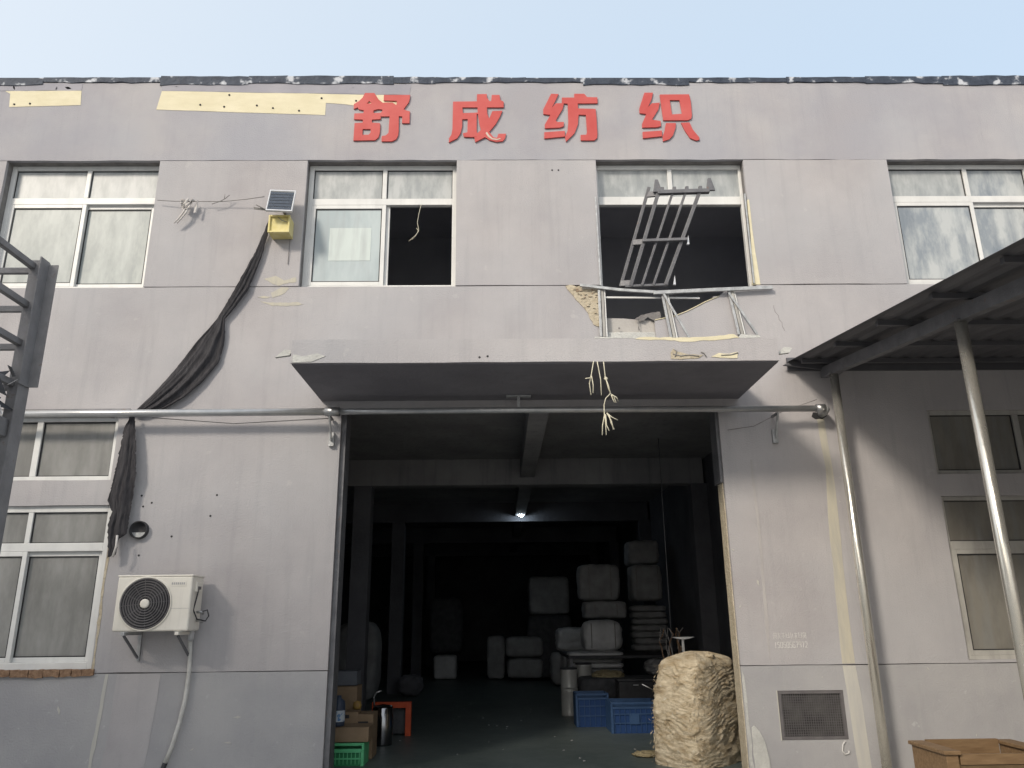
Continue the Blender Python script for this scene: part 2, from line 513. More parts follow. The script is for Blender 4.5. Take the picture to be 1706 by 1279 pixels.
# masonry behind the render
cm = MB()
full = [(XL, 0.0), (DX0, 0.0), (DX0, DZ), (DX1, DZ), (DX1, 0.0), (XR, 0.0), (XR, 8.36), (XL, 8.36)]
hl = [rect(a, b, 5.46, 7.2) for a, b in WINU if a != 1.24] + [rect(*h) for g in GW for h in g] + [[(1.24, 4.74), (3.08, 4.74), (3.13, 7.2), (1.24, 7.2)]]
hl[-1] = rect(1.24, 3.13, 4.76, 7.2)
cm.prism([full] + hl, T, 0.24)
cm.build('wall', M_core, B)
# rear and side shells, upper slab and roof
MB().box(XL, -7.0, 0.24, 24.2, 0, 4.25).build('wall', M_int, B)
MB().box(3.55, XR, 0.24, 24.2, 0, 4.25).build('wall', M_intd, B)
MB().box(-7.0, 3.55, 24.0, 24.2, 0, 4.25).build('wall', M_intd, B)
MB().box(XL, XR, 0.24, 24.2, 4.25, 4.62).build('ceiling', M_int, B)
MB().box(XL, XR, 0.24, 8.0, 7.75, 7.95).build('roof', M_up, B)
MB().box(XL, XR, 3.2, 3.4, 4.62, 7.75).build('wall', M_up, B)
for a, b in ((XL, XL + .2), (-3.3, -3.1), (0.3, 0.5), (4.2, 4.4), (XR - .2, XR)):
    MB().box(a, b, 0.24, 3.2, 4.62, 7.75).build('wall', M_up, B)
# beams, joists and columns in the workshop
for i, yb in enumerate((4.6, 9.9, 15.2, 20.4)):
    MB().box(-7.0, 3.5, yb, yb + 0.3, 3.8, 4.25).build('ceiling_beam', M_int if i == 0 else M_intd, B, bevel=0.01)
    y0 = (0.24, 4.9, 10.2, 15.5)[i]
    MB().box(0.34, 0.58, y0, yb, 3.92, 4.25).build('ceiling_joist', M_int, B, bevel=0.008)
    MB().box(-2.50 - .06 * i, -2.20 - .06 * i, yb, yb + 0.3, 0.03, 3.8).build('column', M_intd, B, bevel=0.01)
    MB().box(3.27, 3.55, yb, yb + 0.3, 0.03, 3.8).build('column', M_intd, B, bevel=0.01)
# door jambs; the right one is coloured as canopy shade above, sunlight below
MB().box(DX0, DX0 + 0.055, 0.05, 0.30, 0.0, DZ).build('door_jamb', M_iron, B, bevel=0.004)
MB().box(DX1 - 0.035, DX1 - 0.001, 0.03, 0.28, 3.05, DZ).build('door_jamb', M_iron, B, bevel=0.004)
MB().prism(jpoly([(0.02, 0.02), (0.235, 0.02), (0.235, 3.05), (0.05, 3.06)], 0.12, 0.006), DX1 - 0.012, DX1 - 0.001, 'x').build('sunlit_jamb_foam', M_foamdk, B)  # foam face whose orange tone also paints the sun on the jamb
# render strip chipped along the right jamb
pts = jpoly([(2.525, 0.0), (2.56, 0.02), (2.555, 0.75), (2.545, 1.0), (2.528, 1.05)], 0.1, 0.008)
MB().prism(pts, -0.005, 0.0).build('chipped_render', M_plast, B)

# canopy
cb = MB()
cp = jline((-2.06, 4.03), (2.78, 4.03), 0.3, 0.003) + [(2.78, 4.03), (2.78, 4.27), (2.0, 4.275), (1.6, 4.272), (-2.06, 4.275)]
cb.prism([cp], -1.38, -1.352)
cb.build('canopy_fascia', M_wall, B, bevel=0.006)
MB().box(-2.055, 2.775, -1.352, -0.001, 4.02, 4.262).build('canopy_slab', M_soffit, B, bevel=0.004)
MB().prism(jpoly([(1.35, 4.262), (1.55, 4.255), (1.9, 4.230), (2.2, 4.25), (2.40, 4.27), (2.35, 4.31), (2.2, 4.295), (1.9, 4.275), (1.4, 4.28)], 0.05, 0.006), -1.384, -1.30).build('torn_foam_edge', M_foam, B, bevel=0.004)
MB().prism(jpoly([(0.95, 4.272), (1.35, 4.268), (1.36, 4.285), (0.95, 4.29)], 0.06, 0.005), -1.382, -1.30).build('torn_foam_edge', M_plast, B, bevel=0.004)
MB().prism(jpoly([(2.38, 4.268), (2.62, 4.272), (2.60, 4.30), (2.42, 4.31)], 0.05, 0.008), -1.382, -1.30).build('torn_foam_edge', M_plast, B, bevel=0.004)
# chips in the fascia
for pts, m in (([(1.70, 4.05), (1.80, 4.045), (1.98, 4.06), (2.02, 4.09), (1.86, 4.10), (1.76, 4.13), (1.73, 4.16), (1.70, 4.12)], M_foamdk), ([(2.10, 4.07), (2.22, 4.06), (2.36, 4.055), (2.37, 4.12), (2.28, 4.10), (2.18, 4.11)], M_foam),
               ([(-2.04, 4.035), (-1.86, 4.04), (-1.72, 4.10), (-1.80, 4.13), (-1.95, 4.10), (-2.04, 4.12)], M_plast)):
    MB().prism(jpoly(pts, 0.04, 0.004), -1.386, -1.379).build('chipped_render', m, B)
for x, z, a in ((-2.14, 4.13, 0.5), (2.86, 4.13, -0.5)):
    MB().prism([(x - .09, z - .02), (x + .05, z + .0), (x + .08, z + .05), (x, z + .06)], -1.33, -1.29).build('torn_membrane', M_plast, B)
for x0, x1, z, dz in ((-0.55, -0.28, 4.30, -0.04),):
    MB().bar((x0, -0.05, z + .3), (x1, -0.05, z + .26), 0.012, 0.012).build('lifted_edge', M_core, B)

# parapet flashing: ragged torn membrane strips
x = XL
random.seed(11)
while x < XR:
    wdt = random.uniform(0.5, 1.6)
    x1 = min(x + wdt, XR)
    top = 8.455 + 0.02 * math.sin(x * 0.9) + (0.02 if x < -1 else 0)
    top = 8.43 + 0.03 * math.cos((x + 3.3) * 0.55) * (1 if x < 1 else 0.4) + 0.006 * (x > 2) * x * 0.8
    bot = random.choice((8.32, 8.335, 8.35, 8.36))
    n = max(3, int((x1 - x) / 0.12))
    lo_ = [(x + (x1 - x) * i / n, bot + random.uniform(-0.01, 0.012)) for i in range(n + 1)]
    hi_ = [(x1 - (x1 - x) * i / n, top + random.uniform(-0.006, 0.006)) for i in range(n + 1)]
    MB().prism(lo_ + hi_, -0.012 - 0.004 * random.random(), 0.0 - 0.002).build('roof_flashing', M_membrane, B)
    x = x1 + 0.002
MB().box(XL, XR, 0.0, 0.45, 8.362, 8.44).build('parapet_cap', M_membrane, B)

# smooth repair strips and exposed foam on the parapet
MB().prism(jpoly([(-6.6, 8.235), (-5.42, 8.24), (-5.42, 8.345), (-6.6, 8.35)], 0.2, 0.006), -0.004, 0.0).build('repair_strip', M_patch, B)
MB().prism(jpoly([(-4.38, 8.235), (-1.16, 8.17), (-1.14, 8.335), (-4.40, 8.35)], 0.2, 0.004), -0.004, 0.0).build('repair_strip', M_patch, B)
MB().prism(jpoly([(-6.31, 7.99), (-5.40, 8.02), (-5.42, 8.237), (-6.40, 8.232), (-6.33, 8.19)], 0.2, 0.003), -0.004, 0.0).build('exposed_foam', M_foam, B)
MB().prism(jpoly([(-4.42, 7.95), (-2.24, 7.865), (-2.24, 8.05), (-2.0, 8.03), (-1.75, 7.99), (-1.62, 7.97), (-1.18, 8.0), (-1.16, 8.166), (-4.38, 8.232)], 0.25, 0.004), -0.004, 0.0).build('exposed_foam', M_foam, B)
for x_, z_ in ((-6.25, 8.03), (-6.05, 8.04), (-3.86, 8.02), (-3.55, 7.99), (-3.13, 8.01), (-2.92, 7.97), (-2.58, 7.93), (-3.5, 8.17), (-2.3, 8.12), (-1.85, 8.08)):
    MB().lathe((x_, -0.004, z_), [(0.0, -0.008), (0.012, -0.008), (0.014, 0)], 8, 'y').build('fixing_hole', M_gasket, B)
# yellow scuffs beside the second window
for pts in ([(-2.84, 5.56), (-2.70, 5.60), (-2.60, 5.54), (-2.46, 5.58), (-2.45, 5.52), (-2.56, 5.50), (-2.66, 5.47), (-2.74, 5.50), (-2.78, 5.53)],
            [(-2.86, 5.27), (-2.68, 5.25), (-2.40, 5.255), (-2.34, 5.225), (-2.55, 5.205), (-2.74, 5.22)],
            [(-2.72, 5.31), (-2.60, 5.36), (-2.52, 5.44), (-2.62, 5.45), (-2.74, 5.38)], [(-2.9, 5.32), (-2.78, 5.31), (-2.74, 5.33), (-2.85, 5.335)]):
    MB().prism(jpoly(pts, 0.03, 0.006), -0.003, 0.0).build('scuff', M_runy, B)
# dried runs on the walls, plus a painted sunlit stripe on the left dado
MB().prism(jpoly([(3.66, 3.80), (3.74, 3.78), (3.765, 3.2), (3.76, 2.65), (3.74, 1.9), (3.735, 1.11), (3.60, 1.11), (3.62, 1.9), (3.645, 2.65), (3.69, 3.2)], 0.2, 0.008), -0.003, 0.0).build('dried_run_or_sun_stripe', M_runy, B)
MB().prism(jpoly([(3.60, 1.09), (3.735, 1.09), (3.76, 0.5), (3.77, 0.0), (3.64, 0.0), (3.62, 0.5)], 0.2, 0.008), -0.003, 0.0).build('dried_run_or_sun_stripe', M_runs, B)
MB().prism(jpoly([(2.835, 3.3), (2.86, 3.3), (2.87, 2.5), (2.86, 1.5), (2.835, 1.12), (2.82, 1.5), (2.845, 2.4)], 0.2, 0.006), -0.003, 0.0).build('dried_run_or_sun_stripe', M_faint, B)
MB().prism(jpoly([(-4.0, 1.09), (-3.55, 1.09), (-3.58, 0.6), (-3.62, 0.0), (-4.05, 0.0)], 0.2, 0.012), -0.003, 0.0).build('dried_run_or_sun_stripe', M_wall, B)  # band of sunlight on the dado, laid on in the lighter wall render
MB().prism(jpoly([(-4.12, 1.09), (-4.09, 1.09), (-4.12, 0.5), (-4.16, 0.0), (-4.19, 0.0)], 0.1, 0.006), -0.003, 0.0).build('dried_run_or_sun_stripe', M_runs, B)
# filler blob at the foot of the right pilaster
MB().prism(jpoly([(2.57, -0.0), (2.575, 0.50), (2.60, 0.52), (2.65, 0.47), (2.70, 0.36), (2.73, 0.2), (2.74, 0.0)], 0.08, 0.006), -0.012, 0.0).build('filler_patch', M_plast, B, bevel=0.004)
for P in (((1.72, 4.10), (1.80, 4.08), (1.88, 4.09), (1.98, 4.075)), ((1.74, 4.07), (1.76, 4.13), (1.73, 4.15)), ((2.0, 4.12), (2.03, 4.11), (2.05, 4.07)), ((2.2, 4.085), (2.3, 4.09), (2.37, 4.11))):
    MB().tube([(a, -1.388, b) for a, b in P], .006, 5).build('loose_wire', M_cable, B)
random.seed(77)
for (x_, z_, dx, dz, n_) in ((3.3, 5.2, .12, -.35, 7), (-0.45, 4.66, .30, -.06, 6)):
    P = [(x_ + dx * q / n_ + random.uniform(-.02, .02), -0.0005 if x_ != -1.2 else -.001, z_ + dz * q / n_ + random.uniform(-.02, .02)) for q in range(n_ + 1)]
    MB().tube(P, .0022, 4).build('hairline_crack', M_core, B)
# small white scars and holes
random.seed(5)
for x_, z_, s_ in ((-4.55, .75, .05), (-3.15, .36, .035), (-2.72, .66, .05), (-2.78, .42, .06), (3.80, 2.82, .02), (4.05, 3.05, .04), (4.22, 2.95, .03), (3.37, .98, .02), (2.79, 1.95, .05), (4.5, 1.05, .03), (4.9, .4, .02), (2.55, 2.3, .03), (2.57, 1.7, .03),
                   (-6.3, 8.29, .05), (-5.6, 8.28, .07), (-4.2, 8.30, .04), (-1.9, 8.28, .03), (-5.75, 8.27, .04)):
    a = random.uniform(0, 3.1)
    MB().prism([(x_ + math.cos(a + k * 1.05) * s_ * random.uniform(.3, 1) * (1.0 if k % 3 == 0 else .35), z_ + math.sin(a + k * 1.05) * s_ * random.uniform(.3, 1) * (1.0 if k % 3 == 0 else .35)) for k in range(6)], -0.004, 0.0).build('scrape', M_runs, B)
for x_, z_ in ((0.68, 7.05), (0.76, 7.05), (-3.95, 2.83), (-3.86, 2.87), (-3.98, 2.95), (-3.6, 2.5), (-3.93, 2.3), (-3.15, 2.95), (-3.2, 2.72), (-0.2, 4.08), (-0.12, 4.09)):
    MB().lathe((x_, -0.002 if z_ != 4.08 and z_ != 4.09 else -1.381, z_), [(0.0, -0.002), (0.010, -0.002), (0.012, 0.0)], 8, 'y').build('fixing_hole', M_gasket, B)

# duct sleeve; a flat black disc paints the dark of the hole
MB().lathe((-3.95, 0, 2.57), [(0.098, 0.0), (0.098, -0.05), (0.086, -0.055), (0.084, -0.006), (0.0, -0.005)], 28, 'y').build('duct_sleeve', M_black, B)
MB().prism([(-3.95 + .078 * math.cos(a), 2.57 + .078 * math.sin(a)) for a in [rad(200 + 14 * q) for q in range(11)]], -0.03, -0.012).build('light_sliver', M_steeld, B)  # pale crescent stands for the sliver of light inside the duct


# ---- windows
def frame_rect(mb, x0, x1, z0, z1, w_, y0, y1):
    mb.box(x0, x0 + w_, y0, y1, z0, z1)
    mb.box(x1 - w_, x1, y0, y1, z0, z1)
    mb.box(x0 + w_, x1 - w_, y0, y1, z0, z0 + w_)
    mb.box(x0 + w_, x1 - w_, y0, y1, z1 - w_, z1)


def pane(win, x0, x1, z0, z1, y, m):
    MB().box(x0, x1, y - 0.003, y + 0.003, z0, z1).build('pane', m, win)


def sash(win, x0, x1, z0, z1, y, pm, w_=0.05, fm=None):
    mb = MB()
    frame_rect(mb, x0, x1, z0, z1, w_, y - 0.02, y + 0.02)
    mb.build('sash', fm or M_pvc, win, bevel=0.004)
    mg = MB()
    frame_rect(mg, x0 + w_, x1 - w_, z0 + w_, z1 - w_, 0.012, y - 0.012, y + 0.012)
    mg.build('gasket', M_gasket, win)
    if pm:
        pane(win, x0 + w_ + .005, x1 - w_ - .005, z0 + w_ + .005, z1 - w_ - .005, y, pm)


def window(x0, x1, z0, z1, zt, xm, yf, tops, lows, fw=0.06, sill=True, fm=None):
    """outer frame, transom at zt, mullion at xm; tops and lows: pane materials (None = open)"""
    mb = MB()
    frame_rect(mb, x0, x1, z0, z1, fw, yf - 0.035, yf + 0.035)
    if zt:
        mb.box(x0 + fw, x1 - fw, yf - 0.033, yf + 0.033, zt - 0.045, zt + 0.045)
        mb.box(xm - 0.028, xm + 0.028, yf - 0.031, yf + 0.031, zt + 0.045, z1 - fw)
    win = mb.build('window', fm or M_pvc, B, bevel=0.005)
    if zt:
        mg = MB()
        for a, b, pm in ((x0 + fw, xm - 0.028, tops[0]), (xm + 0.028, x1 - fw, tops[1])):
            frame_rect(mg, a, b, zt + 0.045, z1 - fw, 0.010, yf - 0.012, yf + 0.012)
            pane(win, a, b, zt + 0.045, z1 - fw, yf, pm)
        mg.build('gasket', M_gasket, win)
        top = zt - 0.045
    else:
        top = z1 - fw
    if lows[0]:
        sash(win, x0 + fw, xm + 0.03, z0 + fw, top, yf - 0.012, lows[0], fm=fm)
    if lows[1]:
        sash(win, xm - 0.02, x1 - fw, z0 + fw, top, yf + 0.03, lows[1], fm=fm)
    return win


YF = 0.165
for i, (a, b) in enumerate(WINU):
    xm = (a + b) / 2 + 0.02
    if i == 0:
        window(a, b, 5.47, 7.2, 6.70, xm, YF, (P_top, P_top), (P_up, P_up))
    elif i == 1:
        wv = window(a, b, 5.47, 7.2, 6.68, xm, YF, (P_top, P_top), (P_blue, None))
        MB().box(xm + .03, xm + .075, YF + .01, YF + .05, 5.53, 6.635).build('sash', M_pvc, wv, bevel=.004)
        # pale sheet leaning behind the left pane
        MB().box(-2.12, -1.60, YF - .018, YF - .0165, 5.87, 6.32).build('pasted_sheet', pane_mat('pasted_paper', (0.50, 0.56, 0.54), (0.54, 0.60, 0.58), dust=1.0), wv)
    elif i == 2:
        mb = MB()
        fz0 = 5.47
        mb.box(a, a + .035, YF - .035, YF + .035, fz0, 7.2)
        mb.box(b - .035, b, YF - .035, YF + .035, fz0, 7.2)
        mb.box(a + .035, b - .035, YF - .035, YF + .035, 7.14, 7.2)
        mb.box(a + .035, b - .035, YF - .033, YF + .033, 6.63, 6.745)
        mb.box(xm - .028, xm + .028, YF - .031, YF + .031, 6.745, 7.14)
        win = mb.build('window', M_pvc, B, bevel=.005)
        pane(win, a + .035, xm - .028, 6.745, 7.14, YF, P_top)
        pane(win, xm + .028, b - .035, 6.745, 7.14, YF, P_str if False else P_top)
    else:
        window(a, b, 5.47, 7.2, 6.70, xm + .1, YF, (P_top, P_str), (P_str, P_str))
# exposed foam and strip down the right reveal of the open window
MB().prism(jpoly([(3.075, 5.46), (3.175, 5.46), (3.165, 5.75), (3.15, 6.2), (3.15, 6.62), (3.128, 6.62), (3.12, 6.1)], 0.15, 0.006), -0.006, 0.02).build('exposed_foam', M_foam, B)
MB().bar((3.09, -0.02, 5.47), (3.10, -0.005, 6.7), 0.018, 0.02, (0, 1, 0)).build('steel_strip', M_steeld, B)
MB().bar((1.225, -0.02, 5.45), (1.215, -0.005, 6.66), 0.02, 0.012, (0, 1, 0)).build('steel_strip', M_steeld, B)

# ground-floor windows
for gi, (g, ps) in enumerate(zip(GW, (P_low, P_shade))):
    for k, (a, b, z0, z1) in enumerate(g):
        yf = 0.075
        if k == 0:
            mb = MB()
            xm = a + (0.95 if gi == 0 else 1.05)
            frame_rect(mb, a, b, z0, z1, 0.05, yf - .035, yf + .035)
            mb.box(xm - .035, xm + .035, yf - .034, yf + .034, z0 + .05, z1 - .05)
            win = mb.build('window', M_pvc if gi == 0 else M_oldpvc, B, bevel=.005)
            mg = MB()
            for c, d in ((a + .05, xm - .035), (xm + .035, b - .05)):
                frame_rect(mg, c, d, z0 + .05, z1 - .05, .012, yf - .014, yf + .014)
                pane(win, c, d, z0 + .05, z1 - .05, yf, ps)
            mg.build('gasket', M_gasket, win)
        else:
            xm = (a + b) / 2 + (.05 if gi == 0 else 0.1)
            win = window(a, b, z0, z1, 2.40 if gi == 0 else 2.33, xm, yf, (ps, ps), (ps, ps), fw=.07 if gi == 0 else .045, fm=M_pvc if gi == 0 else M_oldpvc)
        # dark room with curtains behind the glass
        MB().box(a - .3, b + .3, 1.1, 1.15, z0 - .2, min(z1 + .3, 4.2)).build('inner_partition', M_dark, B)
        if k == 1:
            rows = []
            for zi in range(8):
                z = z0 + 0.02 + (z1 - z0 - .04) * zi / 7
                rows.append([(a + .02 + (b - a - .04) * xi / 90, yf + .13 + .04 * math.sin(xi * .30 + .2 * zi + math.sin(xi * .11) * 2) + .012 * math.sin(xi * .9), z) for xi in range(91)])
            sheet(rows).build('curtain', M_curt, win, recalc=False)
cur = sheet([[(-6.19 + .55 * xi / 16, 0.17 + .02 * math.sin(xi * 1.1), 1.2 + 1.1 * zi / 6) for xi in range(17)] for zi in range(7)])
cur.build('curtain', M_curo, B, recalc=False)
# hollow the wall's core behind the lower windows is the shell: the rooms sit in front of it
# broken brick under the left lower window
random.seed(3)
x = -6.25
while x < -4.30:
    l_ = random.uniform(0.08, 0.2)
    z0 = 1.075 + random.uniform(-.012, .006)
    MB().prism(jpoly([(x, z0), (x + l_, z0 + random.uniform(-.01, .01)), (x + l_, 1.142), (x, 1.142)], 0.03, 0.006), -0.022 - random.random() * .012, 0.03).build('brick', M_brick, B, bevel=.004)
    x += l_ + 0.004
# weep rail above the lower-left window
MB().box(-6.4, -4.19, -0.10, -0.002, 3.905, 3.925).build('drip_rail', M_iron, B)
# chipped render along the lower-left window edge
MB().prism(jpoly([(-4.275, 1.1), (-4.25, 1.12), (-4.245, 1.6), (-4.26, 2.0), (-4.245, 2.3), (-4.26, 2.84), (-4.278, 2.84)], 0.07, 0.008), -0.004, 0.0).build('chipped_render', M_foamdk, B)

# lower-right vent
vent = root('wall_vent', (3.22, 0, 0.375), 'dark perforated metal vent grille set low in the wall right of the doorway', 'vent')
mb = MB()
frame_rect(mb, 2.882, 3.568, 0.377, 0.848, 0.03, -0.004, 0.03)
mb.build('frame', M_dgrey, vent)
MB().box(2.90, 3.55, 0.035, 0.04, 0.39, 0.835).build('backing', mat('dusty_filter', (0.05, 0.05, 0.048), (0.16, 0.155, 0.145), 5, 0.9, 0.5, 30), vent)
for i in range(27):
    x_ = 2.92 + i * 0.0235
    MB().box(x_, x_ + .006, 0.006, 0.012, 0.407, 0.818).build('slat', M_dgrey, vent)
for i in range(16):
    z_ = 0.42 + i * 0.0245
    MB().box(2.912, 3.538, 0.0122, 0.018, z_, z_ + .006).build('slat', M_dgrey, vent)
MB().box(2.868, 2.878, -0.006, 0, 0.37, 0.852).build('sealant', M_runs, vent)
MB().tube([(3.53, -0.006, 0.36), (3.50, -0.008, 0.33), (3.485, -0.008, 0.27), (3.51, -0.008, 0.235), (3.55, -0.008, 0.245), (3.555, -0.008, 0.27)], 0.008, 6).build('sealant', M_spray, vent)

# ------------------------------------------------------------------ sign characters (outlines in crop pixels, 5.331 px per photo pixel)
def sign_pt(cx, cy, ox):
    px, py = ox + cx / 5.331, 130 + cy / 5.331
    # the same plane as the facade: affine fit of the parapet zone
    x_ = -1.87 + (px - 592) * (2.61 + 1.87) / (1168 - 592) * 1.0
    z_ = 8.195 - (py - 156) * 0.735 / 81
    return (x_, z_)


CH = [
    ('leftmost red Chinese character of the sign, overlapping the yellow foam patch on the parapet', 560, [
        [[(262, 142), (345, 142), (362, 165), (385, 200), (450, 248), (425, 232), (440, 228), (512, 228), (545, 250), (550, 236), (548, 214), (432, 210), (432, 160), (666, 160), (664, 195), (655, 228), (612, 288), (640, 300), (668, 306), (668, 412), (602, 412), (602, 352), (572, 350), (576, 480), (572, 520), (556, 552), (520, 570), (428, 570), (428, 524), (462, 518), (486, 496), (490, 352), (412, 352), (412, 376), (336, 380), (336, 406), (408, 410), (412, 440), (410, 500), (400, 535), (372, 560), (182, 563), (184, 410), (255, 406), (255, 380), (176, 377), (178, 325), (258, 322), (258, 297), (212, 288), (206, 272), (170, 286), (168, 242), (212, 215), (242, 185)],
         [(258, 463), (328, 463), (328, 495), (312, 512), (258, 512)], [(304, 214), (326, 236), (284, 238)], [(346, 298), (385, 287), (424, 291), (424, 303), (412, 319), (346, 322)]]]),
    ('red Chinese character with a long hooked tail and small dot, second on the parapet sign', 560, [
        [[(1050, 220), (1262, 218), (1264, 154), (1350, 152), (1354, 185), (1375, 216), (1390, 216), (1396, 160), (1466, 160), (1472, 205), (1502, 222), (1502, 272), (1352, 272), (1356, 330), (1372, 372), (1400, 305), (1490, 302), (1470, 350), (1430, 420), (1372, 488), (1410, 535), (1440, 540), (1452, 505), (1520, 504), (1512, 545), (1490, 570), (1430, 575), (1375, 560), (1335, 535), (1250, 578), (1240, 535), (1262, 530), (1225, 534), (1150, 532), (1140, 500), (1180, 492), (1182, 376), (1134, 378), (1134, 440), (1120, 500), (1090, 545), (1018, 580), (1018, 545), (1040, 510), (1048, 460)],
         [(1134, 272), (1268, 272), (1270, 318), (1140, 322)], [(1262, 330), (1272, 332), (1285, 420), (1300, 470), (1268, 500), (1262, 480)]]]),
    ('third red Chinese character of the parapet sign, silk radical beside a flag-like right half', 880, [
        [[(222, 150), (290, 152), (226, 275), (262, 236), (335, 233), (322, 285), (256, 388), (270, 402), (328, 402), (326, 440), (290, 452), (158, 458), (158, 425), (210, 340), (148, 332), (148, 290)]],
        [[(152, 492), (334, 480), (334, 530), (150, 547)]],
        [[(430, 150), (520, 150), (545, 180), (636, 182), (636, 236), (458, 238), (460, 282), (616, 286), (620, 360), (622, 510), (616, 545), (590, 564), (472, 564), (472, 516), (522, 514), (530, 490), (526, 340), (462, 338), (452, 425), (420, 500), (342, 574), (334, 532), (358, 480), (368, 400), (368, 240), (316, 236), (318, 184), (428, 184)]]]),
    ('rightmost red Chinese character of the parapet sign, with a boxed mouth above two legs', 880, [
        [[(1062, 140), (1140, 140), (1124, 200), (1086, 270), (1122, 236), (1195, 230), (1178, 290), (1114, 382), (1190, 394), (1190, 440), (1150, 450), (1022, 453), (1022, 420), (1066, 332), (1008, 325), (1008, 280)]],
        [[(1022, 490), (1194, 478), (1194, 528), (1022, 546)]],
        [[(1200, 157), (1464, 155), (1474, 220), (1474, 345), (1464, 375), (1430, 388), (1214, 388), (1206, 270)], [(1286, 208), (1374, 208), (1386, 330), (1296, 336)]],
        [[(1236, 412), (1324, 412), (1318, 455), (1290, 520), (1255, 555), (1198, 572), (1196, 530), (1215, 490)]],
        [[(1370, 410), (1446, 407), (1470, 470), (1522, 540), (1520, 560), (1490, 566), (1440, 545), (1400, 480)]]]),
]
for lab, ox, pieces in CH:
    ch = None
    xs = [sign_pt(p[0], p[1], ox) for pc in pieces for lp in pc for p in lp]
    bx, bz = min(p[0] for p in xs), min(p[1] for p in xs)
    mb = MB()
    for pc in pieces:
        mb.prism([[sign_pt(p[0], p[1], ox) for p in lp] for lp in pc], -0.022, -0.001)
    ch = mb.build('sign_character', M_red, None, bevel=0.002)
    ch.data.transform(Matrix.Translation((-bx, 0, -bz)))
    ch.location = (bx, 0, bz)
    tag(ch, lab, 'sign letter', 'red characters of the sign on the parapet')
    if ox == 560 and 'second' in lab:
        tl = [sign_pt(*p, ox) for p in ((1340, 500), (1352, 490), (1372, 520), (1400, 545), (1440, 552), (1470, 545), (1472, 552), (1440, 562), (1396, 556), (1362, 535))]
        MB().prism(tl, -0.026, -0.0225).build('peeled_edge', M_reded, ch)

# ------------------------------------------------------------------ broken opening below the third window
def px_strip(name, a, b, w_, h_, lab, cat='metal strip', m=None, group=None, roll=0):
    o = MB().bar(a, b, w_, h_, (0, 1, 0), roll)
    base = Vector(min(a, b, key=lambda p: p[2]))
    return tag(_rebase(o.build(name, m or M_steeld, None, bevel=0.002), base), lab, cat, group)


def _rebase(o, base):
    o.data.transform(Matrix.Translation(-base))
    o.location = base
    return o


fr = root('broken_window_frame', (2.1, 0.0, 4.76), 'bent galvanised frame bars left over the torn hole under the open window', 'window frame')
for a, b, w_, h_ in (((0.97, -0.06, 5.435), (1.45, -0.05, 5.375), .035, .03), ((1.45, -0.05, 5.375), (2.08, -0.05, 5.33), .035, .03), ((1.85, -0.065, 5.33), (2.55, -0.06, 5.365), .045, .03), ((2.55, -0.06, 5.365), (3.30, -0.05, 5.40), .045, .03)):
    MB().bar(a, b, h_, w_, (0, 0, 1)).build('top_rail', M_steeld, fr, bevel=.003)
MB().bar((1.0, -0.03, 5.415), (2.1, -0.02, 5.345), .02, .015).build('top_rail', M_pvc, fr)
MB().bar((1.25, 0.0, 5.30), (2.42, 0.0, 5.285), .02, .02).build('top_rail', M_pvc, fr)
for x0, x1, zt, zb in ((1.20, 1.20, 5.38, 4.78), (1.96, 2.03, 5.34, 4.76), (2.77, 2.84, 5.36, 4.80)):
    for dx, ww, mm in ((0, .030, M_steeld), (.040, .03, M_oldpvc), (.070, .014, M_pvc)):
        MB().bar((x0 + dx, -0.035 + dx * .3, zt), (x1 + dx, -0.035, zb), ww, .03, (0, 1, 0)).build('stud', mm, fr, bevel=.002)
for a, b in (((1.97, -0.07, 5.32), (2.24, -0.06, 4.76)), ((2.76, -0.07, 5.32), (3.06, -0.04, 4.80))):
    MB().bar(a, b, .026, .012, (0, 1, 0)).build('brace', M_steeld, fr, bevel=.002)
# inner surfaces seen through the hole
MB().prism(jpoly([(1.24, 4.76), (1.94, 4.76), (1.94, 5.02), (1.7, 5.03), (1.5, 5.05), (1.24, 5.055)], .12, .006), 0.06, 0.10).build('inner_lining', mat('pale_lining', (0.40, 0.38, 0.36), (0.48, 0.46, 0.43), 3, 0.8, 0.2, 40), B)
MB().box(1.26, 1.86, 0.02, 0.055, 4.76, 4.86).build('inner_lining', M_plast, B, bevel=.005)
MB().prism(jpoly([(2.55, 5.22), (2.60, 5.33), (2.72, 5.34), (2.66, 5.26), (2.60, 5.22)], .05, .01), 0.05, 0.06).build('torn_lining', M_wall, B)
MB().prism(jpoly([(0.84, 5.45), (1.2, 5.45), (1.2, 4.80), (1.17, 4.80), (1.16, 5.05), (1.04, 5.17), (1.0, 5.28), (0.9, 5.34)], .05, .012), 0.012, 0.03).build('exposed_foam', M_foamdk, B)
